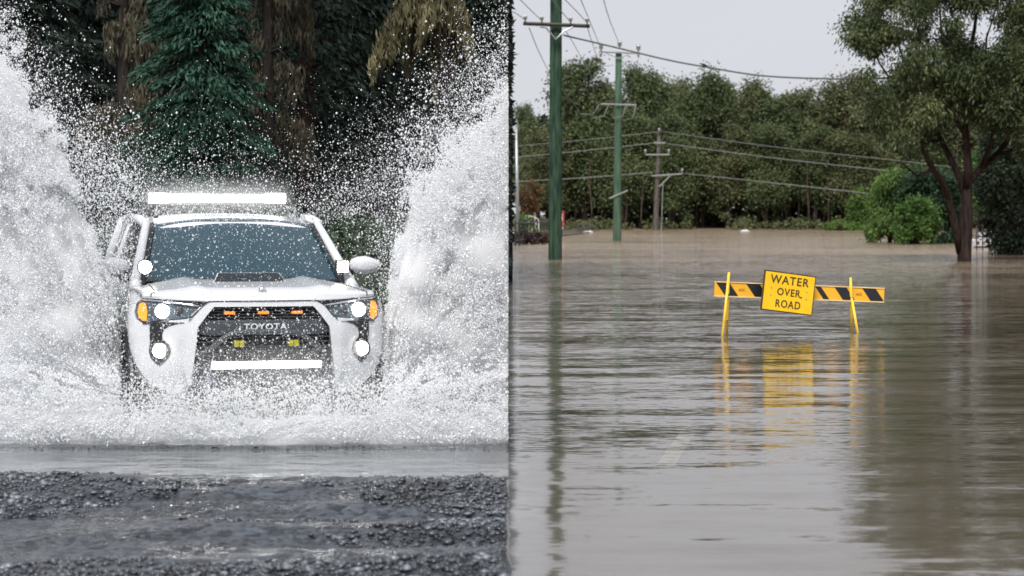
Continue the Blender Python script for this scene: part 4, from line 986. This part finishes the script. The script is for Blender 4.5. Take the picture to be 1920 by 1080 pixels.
# headlights
hl = [(.445, 1.036), (.535, .950), (.70, .930), (.880, .910), (.915, .935), (.932, .985), (.918, 1.055), (.875, 1.086), (.70, 1.072), (.55, 1.053)]
for sx, pts in ((1, hl), (-1, mir(hl))):
    h_ = panel('headlight', pts, -.018, .05, M_lens, step=.05, bev=.004)
    top = [(.47, 1.040), (.55, 1.053), (.70, 1.072), (.875, 1.086), (.885, 1.074), (.70, 1.058), (.55, 1.038), (.49, 1.030)]
    panel('chrome_strip', top if sx > 0 else mir(top), .002, .02, M_chrome, h_, .06, bev=0)
    rim_ = [(.530, .955), (.545, .965), (.47, 1.034), (.450, 1.034)]
    panel('chrome_strip', rim_ if sx > 0 else mir(rim_), .002, .02, M_chrome, h_, .06, bev=0)
    am = [(.855, .925), (.880, .920), (.905, .942), (.918, .985), (.905, 1.045), (.880, 1.058), (.86, 1.052), (.85, .99)]
    panel('indicator', am if sx > 0 else mir(am), -.006, .02, M_amber, h_, .03, bev=.003)
    yy = F(.745, .99)
    def disc(name, x, z, r, y, m, par, ry=None, dep=.03):
        bm = bmesh.new(); tube(bm, [(x, y + dep, z), (x, y, z), (x, y - .008, z)], [r, r, r * .8], 24); return link(name, bm_mesh(name, bm, True), m, par)
    disc('reflector', sx * .745, .995, .062, yy + .004, M_chrome, h_)
    disc('projector_lamp', sx * .745, .995, .052, yy - .008, M_lamp, h_)
    disc('reflector', sx * .625, .995, .036, F(.625, .99) + .012, M_grey, h_)
    # dark line under and above the headlight
    for ln in ([(.44, 1.044), (.55, 1.062), (.70, 1.081), (.875, 1.096)], [(.45, 1.03), (.533, .944), (.70, .922), (.885, .902)]):
        bm = bmesh.new(); tube(bm, [(sx * x, F(x, z) - .003, z) for x, z in ln], .005, 6); link('seal', bm_mesh('seal', bm), M_blackp, h_)
    # fog lamp pocket
    pk = [(.59, .915), (.70, .915), (.835, .90), (.835, .80), (.832, .755), (.842, .70), (.83, .645), (.79, .60), (.765, .585), (.735, .615), (.70, .655), (.688, .70), (.70, .745), (.745, .785), (.748, .82), (.735, .860), (.70, .886), (.65, .902)]
    fp = panel('fog_lamp_pocket', pk if sx > 0 else mir(pk), .006, .05, M_blackp, None, .04, Ff=Fp, bev=.003)
    yf = Fp(.765, .70) - .02
    disc('trim_ring', sx * .765, .70, .070, yf, M_grey, fp); disc('fog_lamp', sx * .765, .70, .053, yf - .012, M_fog, fp)
    # ditch light on the cowl and door mirror
    bm = bmesh.new(); tube(bm, [(sx * .79, 1.24, 1.305), (sx * .79, 1.18, 1.305)], [.06, .062], 20) if sx < 0 else box(bm, (.79, 1.21, 1.30), (.105, .06, .105))
    dl_ = link('ditch_light', bm_mesh('ditch_light', bm, sx < 0), M_blackp, car)
    bm = bmesh.new(); tube(bm, [(sx * .79, 1.178, 1.305), (sx * .79, 1.170, 1.305)], [.052, .048], 20) if sx < 0 else box(bm, (.79, 1.176, 1.30), (.085, .010, .085))
    link('lens', bm_mesh('lens', bm), M_fog, dl_)
    bm = bmesh.new(); tube(bm, [(sx * .79, 1.22, 1.26), (sx * .80, 1.22, 1.17)], .012, 6); link('bracket', bm_mesh('bracket', bm), M_blackp, dl_)
    bm = bmesh.new(); bmesh.ops.create_uvsphere(bm, u_segments=24, v_segments=14, radius=1)
    for v in bm.verts:
        x, y, z = v.co; k = 1 - .35 * max(0, x * sx)
        v.co = Vector((sx * 1.03 + x * .135, 1.50 + y * .085, 1.305 + .075 * k * math.copysign(abs(z) ** .7, z)))
    mi = link('mirror', bm_mesh('mirror', bm, True), M_paint, car)
    bm = bmesh.new(); box(bm, (sx * 1.03, 1.588, 1.305), (.19, .006, .11)); link('mirror_glass', bm_mesh('mirror_glass', bm), M_sideglass, mi)
    bm = bmesh.new(); tube(bm, [(sx * .92, 1.52, 1.26), (sx * .85, 1.54, 1.21)], [.035, .045], 8); link('mirror_arm', bm_mesh('mirror_arm', bm, True), M_blackp, mi)

# greenhouse
def bil(a, b, c, d, nu, nv, bulge):   # a,b bottom left/right, c,d top left/right
    a, b, c, d = map(Vector, (a, b, c, d)); nrm_ = (b - a).cross(c - a).normalized(); bm = bmesh.new(); g = []
    for j in range(nv + 1):
        t = j / nv; row = []
        for i in range(nu + 1):
            s = i / nu; p = a.lerp(b, s).lerp(c.lerp(d, s), t) + nrm_ * bulge * (1 - (2 * s - 1) ** 2) * (.7 + .3 * (1 - (2 * t - 1) ** 2)); row.append(bm.verts.new(p))
        g.append(row)
    for j in range(nv):
        for i in range(nu): bm.faces.new((g[j][i], g[j][i + 1], g[j + 1][i + 1], g[j + 1][i]))
    return bm
wbL, wbR, wtL, wtR = (-.80, 1.29, 1.165), (.80, 1.29, 1.165), (-.655, 2.02, 1.635), (.655, 2.02, 1.635)
ws = link('windscreen', bm_mesh('windscreen', bil(wbL, wbR, wtL, wtR, 24, 12, .10), True), M_glass, car)
# black frit band round the glass
def band(p, q, wdt, y0=-.006):
    p, q = Vector(p), Vector(q); bm = bmesh.new(); tube(bm, [p, q], wdt, 4); return bm
for p, q in (((-.805, 1.27, 1.17), (-.665, 2.0, 1.64)), ((.805, 1.27, 1.17), (.665, 2.0, 1.64))):
    link('window_seal', bm_mesh('window_seal', band(p, q, .022)), M_blackp, ws)
bm = bmesh.new(); tube(bm, [(x, 1.29 - .10 * (1 - (x / .8) ** 2) * .75 - .01, 1.175) for x in np.linspace(-.80, .80, 13)], .022, 6); link('cowl', bm_mesh('cowl', bm, True), M_blackp, car)
bm = bmesh.new(); tube(bm, [(x, 2.02 - .10 * (1 - (x / .66) ** 2) * .8, 1.622) for x in np.linspace(-.64, .64, 13)], .016, 6); link('window_seal', bm_mesh('window_seal', bm, True), M_blackp, ws)
for a_, b_ in (((.05, 1.185, 1.20), (.62, 1.27, 1.20)), ((-.55, 1.215, 1.20), (.10, 1.185, 1.198))):
    bm = bmesh.new(); tube(bm, [a_, Vector(a_).lerp(Vector(b_), .5) + Vector((0, -.012, .012)), b_], .009, 6); link('wiper', bm_mesh('wiper', bm), M_blackp, car)
# pillars
def pillar(pts, r, sq=None):
    bm = bmesh.new(); tube(bm, pts, r, 10); return link('pillar', bm_mesh('pillar', bm, True), M_paint, car)
for sx in (-1, 1):
    pillar([(sx * .875, 1.16, 1.13), (sx * .845, 1.36, 1.235), (sx * .775, 1.70, 1.45), (sx * .715, 2.0, 1.625), (sx * .70, 2.15, 1.665)], [.045, .042, .038, .038, .03])
    pillar([(sx * .87, 2.62, 1.15), (sx * .80, 2.68, 1.42), (sx * .73, 2.72, 1.66)], .018).data.materials[0] = M_blackp
    pillar([(sx * .88, 3.55, 1.15), (sx * .80, 3.50, 1.42), (sx * .72, 3.42, 1.66)], .028)
    pillar([(sx * .86, 4.55, 1.15), (sx * .79, 4.45, 1.42), (sx * .71, 4.28, 1.66)], .07)
    pillar([(sx * .715, 2.0, 1.645), (sx * .735, 2.6, 1.685), (sx * .735, 3.5, 1.69), (sx * .715, 4.35, 1.665)], .04)
    for y0, y1, y2, y3 in ((1.45, 2.60, 2.12, 2.70), (2.66, 3.52, 2.74, 3.40), (3.58, 4.48, 3.46, 4.26)):
        a_, b_, c_, d_ = (sx * .87, y0, 1.17), (sx * .87, y1, 1.17), (sx * .735, y2, 1.65), (sx * .735, y3, 1.65)
        if sx > 0: link('side_window', bm_mesh('side_window', bil(a_, b_, c_, d_, 4, 6, 0), True), M_sideglass, car)
        else: link('side_window', bm_mesh('side_window', bil(b_, a_, d_, c_, 4, 6, 0), True), M_sideglass, car)
link('rear_window', bm_mesh('rear_window', bil((.82, 4.60, 1.18), (-.82, 4.60, 1.18), (.68, 4.36, 1.65), (-.68, 4.36, 1.65), 8, 4, .03), True), M_sideglass, car)
# roof
bm = bmesh.new(); g = []
ysr = [1.955, 1.98, 2.05, 2.3, 2.8, 3.4, 4.0, 4.35, 4.50]; zr = [1.628, 1.655, 1.675, 1.705, 1.728, 1.735, 1.725, 1.70, 1.665]
for y, z in zip(ysr, zr):
    row = []
    for i in range(21):
        u = -1 + i / 10; hw = .735 if 2.3 < y < 4.2 else (.70 if y < 2.3 else .69); yy = y - (.085 * (1 - u * u) if y < 2.2 else 0)
        row.append(bm.verts.new((u * hw, yy, z - .055 * abs(u) ** 3.2 - .01 * u * u)))
    g.append(row)
for a, b in zip(g, g[1:]):
    for i in range(20): bm.faces.new((a[i], a[i + 1], b[i + 1], b[i]))
roof = link('roof', bm_mesh('roof', bm, True), M_paint, car); m_ = roof.modifiers.new('so', 'SOLIDIFY'); m_.thickness = .03; m_.offset = -1
# roof rack with the big light bar
for sx in (-1, 1):
    bm = bmesh.new(); tube(bm, [(sx * .60, 2.35, 1.70), (sx * .61, 2.45, 1.765), (sx * .62, 3.2, 1.785), (sx * .61, 4.1, 1.765), (sx * .60, 4.2, 1.70)], .018, 8); link('roof_rail', bm_mesh('roof_rail', bm, True), M_blackp, car)
for y in (2.75, 3.25, 3.75):
    bm = bmesh.new(); box(bm, (0, y, 1.79), (1.26, .05, .02)); link('roof_rack', bm_mesh('roof_rack', bm), M_blackp, car)
bz = 1.73 + 28 * (D0 + 3.15) / FPX
bm = bmesh.new(); tube(bm, [(x, 3.17 - .05 * (1 - (x / .6) ** 2), bz) for x in np.linspace(-.625, .625, 11)], .054, 8); rb_ = link('light_bar', bm_mesh('light_bar', bm), M_blackp, car)
bm = bmesh.new(); n_ = 24; a = []
for i in range(n_ + 1):
    x = -.60 + 1.20 * i / n_; y = 3.115 - .05 * (1 - (x / .6) ** 2); hh2 = .044 if abs(x) > .42 else .034
    a.append([bm.verts.new((x, y, bz - hh2)), bm.verts.new((x, y - .012, bz)), bm.verts.new((x, y, bz + hh2)), bm.verts.new((x, y + .02, bz + hh2)), bm.verts.new((x, y + .02, bz - hh2))])
for p, q in zip(a, a[1:]):
    for k in range(5): bm.faces.new((p[k], p[(k + 1) % 5], q[(k + 1) % 5], q[k]))
bm.faces.new(a[0][::-1]); bm.faces.new(a[-1]); link('lens', bm_mesh('lens', bm), M_bar, rb_)
for x in (-.5, .5):
    bm = bmesh.new(); tube(bm, [(x, 3.19, bz), (x, 3.25, 1.78)], .015, 6); link('bracket', bm_mesh('bracket', bm), M_blackp, rb_)
# interior
bm = bmesh.new(); box(bm, (0, 1.72, 1.12), (1.5, .5, .12)); bevel(link('dashboard', bm_mesh('dashboard', bm), M_seat, car), .04)
for x in (-.38, .38):
    bm = bmesh.new(); box(bm, (x, 2.72, 1.05), (.5, .16, .75)); st_ = bevel(link('seat', bm_mesh('seat', bm), M_seat, car), .06)
    bm = bmesh.new(); box(bm, (x, 2.74, 1.50), (.26, .10, .18)); bevel(link('headrest', bm_mesh('headrest', bm), M_seat, st_), .04)
bm = bmesh.new(); tube(bm, [(.38 + .18 * math.cos(a), 2.02 - .07 * math.sin(a), 1.19 + .17 * math.sin(a)) for a in np.linspace(0, 6.283, 25)], .014, 6, False); link('steering_wheel', bm_mesh('steering_wheel', bm, True), M_blackp, car)
bm = bmesh.new(); box(bm, (0, 1.93, 1.555), (.26, .03, .07)); bevel(link('inside_mirror', bm_mesh('inside_mirror', bm), M_blackp, car), .015)
bm = bmesh.new(); box(bm, (0, 4.4, .85), (1.7, .05, .7)); box(bm, (0, 3.4, .72), (1.7, 1.9, .05)); link('cabin_floor', bm_mesh('cabin_floor', bm), M_blackp, car)
# rear lamps and bumper
for sx in (-1, 1):
    bm = bmesh.new(); box(bm, (sx * .82, 4.64, 1.0), (.12, .12, .30)); bevel(link('tail_light', bm_mesh('tail_light', bm), simple('tail_red', (.35, .02, .02), .2), car), .02)
bm = bmesh.new(); box(bm, (0, 4.74, .55), (1.7, .14, .22)); bevel(link('rear_bumper', bm_mesh('rear_bumper', bm), M_paint, car), .04)


# ------------------------------------------------------------------ spray and foam
M_drop, _nt, _b = mat('water_drops')
_b.inputs['Base Color'].default_value = (.96, .97, .985, 1); _b.inputs['Roughness'].default_value = .35; _b.inputs['Specular IOR Level'].default_value = .6
_t = N(_nt, 'ShaderNodeBsdfTranslucent'); _t.inputs['Color'].default_value = (.96, .97, .985, 1)
_ms = N(_nt, 'ShaderNodeMixShader'); _ms.inputs[0].default_value = .45
_nt.links.new(_b.outputs[0], _ms.inputs[1]); _nt.links.new(_t.outputs[0], _ms.inputs[2]); _nt.links.new(_ms.outputs[0], _nt.nodes['Material Output'].inputs['Surface'])
OV = np.array([(1, 0, 0), (-1, 0, 0), (0, 1, 0), (0, -1, 0), (0, 0, 1), (0, 0, -1)], np.float32)
OF = np.array([(0, 2, 4), (2, 1, 4), (1, 3, 4), (3, 0, 4), (2, 0, 5), (1, 2, 5), (3, 1, 5), (0, 3, 5)])
def drops(name, C, r, label):
    n = len(C); st_ = 1 + .5 * rng.random((n, 1, 1)) * np.array([[[.2, .2, 1]]])
    V = OV[None] * r[:, None, None] * rng.uniform(.75, 1.25, (n, 6, 1)) * st_ + C[:, None]
    Fc = OF[None] + (np.arange(n) * 6)[:, None, None]
    o = link(name, np_mesh(name, V.reshape(-1, 3), Fc.reshape(-1, 3), True), M_drop)
    return tag(o, label, 'spray', None, 'stuff')
DS = 18.0; mpp = DS / FPX     # spray is measured at this distance, then given depth
def xz(x, z): return 960 + x / mpp, 400 - (z - H) / mpp
def edge(x):                   # upper limit of the heavy water thrown up by the wheels
    return np.interp(x, [-60, 0, 30, 60, 110, 140, 172, 196, 222, 240, 705, 716, 732, 762, 830, 880, 952, 1000],
                     [60, 112, 135, 238, 292, 380, 452, 560, 650, 900, 900, 660, 515, 400, 322, 285, 212, 180])
def density(x, y, P):
    e = edge(x); n1 = fbm(P, 2.2, 4); n2 = fbm(P, 7.5, 3, 50)
    sx_ = np.where(x < 480, x - 262, 700 - x); ang = np.arctan2(760 - y, -sx_ + 1e-3); rad = np.hypot(760 - y, sx_) / 100
    jet = fbm(np.stack([ang * 5 + (x > 480) * 40, rad * .35, P[:, 1]], 1), 2.4, 4)     # water leaves each wheel in jets
    n2 = .5 * n2 + .5 * fbm(np.stack([ang * 9 + (x > 480) * 40, rad * 1.6, P[:, 1]], 1), 3.0, 3, 90)
    wing = 1 / (1 + np.exp(-(y - e - 60 * (n1 - .5) - 190 * (jet - .5)) / 30))
    d_ = np.interp(y, [0, 600, 690, 740, 800, 838], [1.15, 1.1, .55, .22, .12, .1])
    side = np.where(x < 480, np.interp(x, [60, 250], [1, 1]), 1)
    dense = wing * d_ * np.clip(.66 + 5.0 * (n2 - .45) + 2.4 * (jet - .5), .10, 1.35)
    # light outer cloud, thinning with height above the heavy water
    e2 = np.interp(x, [-60, 0, 120, 230, 330, 500, 620, 700, 800, 880, 952, 1000], [80, 108, 250, 350, 395, 400, 395, 350, 270, 190, 110, 90])
    up = np.clip((e2 - y) / 95, 0, 9)
    outer = .075 * np.exp(-up ** 1.3 * 1.4) * np.clip(1.6 * n1 + .2, 0, 1.3)
    low = np.interp(y, [380, 660, 710, 750, 775, 795, 824, 838], [0, .0, .05, .11, .17, .6, 1.1, 1]) * np.clip(.35 + 5 * (n2 - .44), .05, 1.6)
    infront = np.interp(y, [330, 400, 500, 640, 700, 800], [.018, .013, .008, .014, .04, .12])
    cz = 1 / (1 + np.exp(-(x - 250) / 9)) / (1 + np.exp((x - 702) / 9)) * sstep(385, 430, y)
    a = np.maximum(dense, outer); b = low + infront; wide = sstep(690, 790, y)
    fl = 1 - sstep(815, 834, y + 34 * (n2 - .5) + 16 * (n1 - .5))
    return (a * (1 - cz) + b * np.maximum(cz, wide)) * fl
def sample(n, ymin, ymax, xr, seed, dz0, thick):
    C = []; got = 0
    while got < n:
        m = 400000
        x = rng.uniform(xr[0], xr[1], m); y = rng.uniform(ymin, ymax, m)
        P = np.stack([x * mpp, np.full(m, float(seed)), y * mpp], 1)
        k = rng.random(m) < density(x, y, P) / 1.3
        x, y = x[k], y[k]; C.append(np.stack([x, y], 1)); got += k.sum()
    q = np.concatenate(C)[:n]; x, y = q[:, 0], q[:, 1]
    X = (x - 960) * mpp; Z = H + (400 - y) * mpp
    cx = (486 - 960) * mpp; away = np.clip(np.abs(X - cx) - .95, 0, None)
    in_car = (x > 246 + rng.normal(size=n) * 6) & (x < 706 + rng.normal(size=n) * 6)
    Y = DS + dz0 + .25 * (1 - np.clip(away, 0, 1)) + .35 * away + rng.normal(size=n) * thick * (.5 + .5 * np.clip(away, 0, 1.2))
    Y = np.where(in_car & (y > 395), D0 - .25 - rng.random(n) * .55 - .15 * np.clip((y - 640) / 150, 0, 1), Y)
    lw_b = rng.random(n) < sstep(660, 770, y)
    Y = np.where(lw_b, 17.0 + rng.random(n) * .75, Y)
    X = (x - 960) * Y / FPX; Z = H + (400 - y) * Y / FPX
    ok = (Z > .0) & (X < -.03)
    return np.stack([X, Y, Z], 1)[ok]
cs = sample(950000, 0, 838, (-40, 956), 3, .1, .42)
def split(C):
    cx = (486 - 960) * mpp; return C[C[:, 0] < cx], C[C[:, 0] >= cx]
r_of = lambda n: np.clip(.0025 * np.exp(rng.normal(size=n) * .55), .0011, .0095)
L_, R_ = split(cs)
rr_ = lambda C: r_of(len(C)) * np.where((np.abs(C[:, 0] + 1.9) < 1.0) & (C[:, 2] > .5), .78, 1)
drops('water_spray', L_, rr_(L_), 'white spray and flying drops thrown up left of the car, towards the left edge')
drops('water_spray', R_, rr_(R_), 'white spray and flying drops thrown up right of the car, up to the middle of the scene')
# larger drops
cb_ = sample(2500, 0, 820, (-40, 956), 9, -.3, .5)
drops('water_spray', cb_, np.clip(.0075 * np.exp(rng.normal(size=len(cb_)) * .25), .004, .014), 'scattered larger drops flying in front of the car and the spray')
# foam skin on the water around the car
def foam_z(x, y, P):
    e_ = sstep(17.45, 17.75, y + .5 * (fbm(P, 1.5, 4) - .5)) * (1 - sstep(18.6, 19.4, y + 2 * (fbm(P, 1.5, 3, 9) - .5)))
    return -.03 + e_ * (.034 + .05 * (fbm(P, 3.0, 4, 20) - .35)) - .2 * sstep(-.16, -.04, x)
M_foam = simple('foam', (.72, .76, .80), .6, noise=.2, scale=5, bump=.5)
heightfield('foam', np.linspace(-6.5, -.04, 170), np.linspace(17.2, 19.8, 90), foam_z, M_foam, kind='stuff', label='low white foam on the churned water around the car')

# fine mist hanging in the spray: lens-shaped bodies of even density, thickest where most water is in the air
def mist(name, label, x0, x1, y0, y1, Tf, Yf, dens, nx=90, ny=90, fl_=12, fr_=12):
    px = np.linspace(x0, x1, nx); py = np.linspace(y0, y1, ny); PX_, PY_ = np.meshgrid(px, py); x, y = PX_.ravel(), PY_.ravel()
    P = np.stack([x * mpp, 0 * x + 3, y * mpp], 1); T = np.clip(Tf(x, y, P), 0, None)
    ex = np.minimum.reduce([(x - x0) / fl_, (x1 - x) / fr_, (y - y0) / 12, (y1 - y) / 8]).clip(0, 1); T = T * ex + .00025
    Yc = Yf(x, y)
    X = (x - 960) * Yc / FPX; Z = np.maximum(H + (400 - y) * Yc / FPX, .006)
    V = np.concatenate([np.stack([X, Yc - T, Z], 1), np.stack([X, Yc + T, Z], 1)]); n = nx * ny
    i, j = np.meshgrid(np.arange(nx - 1), np.arange(ny - 1)); a = (j * nx + i).ravel()
    F1 = np.stack([a, a + nx, a + nx + 1, a + 1], 1); F2 = np.stack([a, a + 1, a + nx + 1, a + nx], 1) + n; Fs = [F1, F2]
    for ln, rv in ((np.arange(nx), 0), (np.arange(nx) + (ny - 1) * nx, 1), (np.arange(ny) * nx, 1), (np.arange(ny) * nx + nx - 1, 0)):
        q = np.stack([ln[:-1], ln[1:], ln[1:] + n, ln[:-1] + n], 1); Fs.append(q[:, ::-1] if rv else q)
    m = bpy.data.materials.new(name); m.use_nodes = True; t = m.node_tree; t.nodes.remove(t.nodes['Principled BSDF'])
    v = N(t, 'ShaderNodeVolumePrincipled'); v.inputs['Color'].default_value = (1, 1, 1, 1); v.inputs['Density'].default_value = dens; v.inputs['Anisotropy'].default_value = .15
    t.links.new(v.outputs[0], t.nodes['Material Output'].inputs['Volume'])
    tag(link(name, np_mesh(name, V, np.concatenate(Fs), True), m), label, 'mist', None, 'stuff')
def wingT(x, y, P):
    e = edge(x); sx_ = np.where(x < 480, x - 262, 700 - x); ang = np.arctan2(760 - y, -sx_ + 1e-3); rad = np.hypot(760 - y, sx_) / 100
    jet = fbm(np.stack([ang * 5 + (x > 480) * 40, rad * .35, P[:, 1]], 1), 2.4, 4)
    d_ = np.clip((y - e - 170 * (jet - .5) - 10) / 110, 0, 1)
    lowf = np.interp(y, [0, 600, 700, 760, 800, 820, 835], [1, 1, .45, .22, .45, .35, .0])
    return .70 * d_ ** 1.3 * lowf * np.clip(.35 + 2.2 * (fbm(P, 2.6, 4, 33) - .3), .1, 1.3)
far_off = lambda x, y: DS + .25 + .35 * np.clip(np.abs((x - 486) * mpp) - .95, 0, 3)
mist('mist', 'white mist hanging in the spray left of the car', -40, 246, 60, 832, wingT, far_off, 4.5, fr_=60)
mist('mist', 'white mist hanging in the spray right of the car', 708, 951, 120, 832, wingT, far_off, 4.5, fl_=75, fr_=6)
def lowT(x, y, P):
    return np.interp(y, [600, 690, 760, 800, 832], [.0, .01, .05, .16, .2]) * np.clip(.3 + 4 * (fbm(P, 4, 4, 3) - .4), .05, 1.6) * (.6 + .55 * np.exp(-((x - 500) / 90) ** 2))
mist('mist', 'low mist rolling over the water in front of the bumper', 120, 860, 640, 836, lowT, lambda x, y: D0 - .42 + 0 * x, 2.4, 160, 40)
mist('mist', 'thin veil of mist round the roof light bar', 232, 560, 318, 422, lambda x, y, P: .34 * np.exp(-((y - 372) / 24) ** 2) * np.clip((150 - np.abs(x - 402)) / 70, 0, 1) ** .7 * (.6 + .8 * fbm(P, 3, 3)), lambda x, y: D0 + 2.55 + 0 * x, .55, 60, 40)
mist('mist', 'thin mist lit by the lower light bar of the car', 300, 680, 640, 770, lambda x, y, P: .15 * np.sin(np.clip((y - 640) / 130, 0, 1) * np.pi) * (.5 + .9 * fbm(P, 4, 3, 8)), lambda x, y: D0 - .30 + .30 * (np.abs((x - 492) / 230)) ** 3, .22, 60, 40)
cy.volume_bounces = 10; cy.volume_step_rate = 1
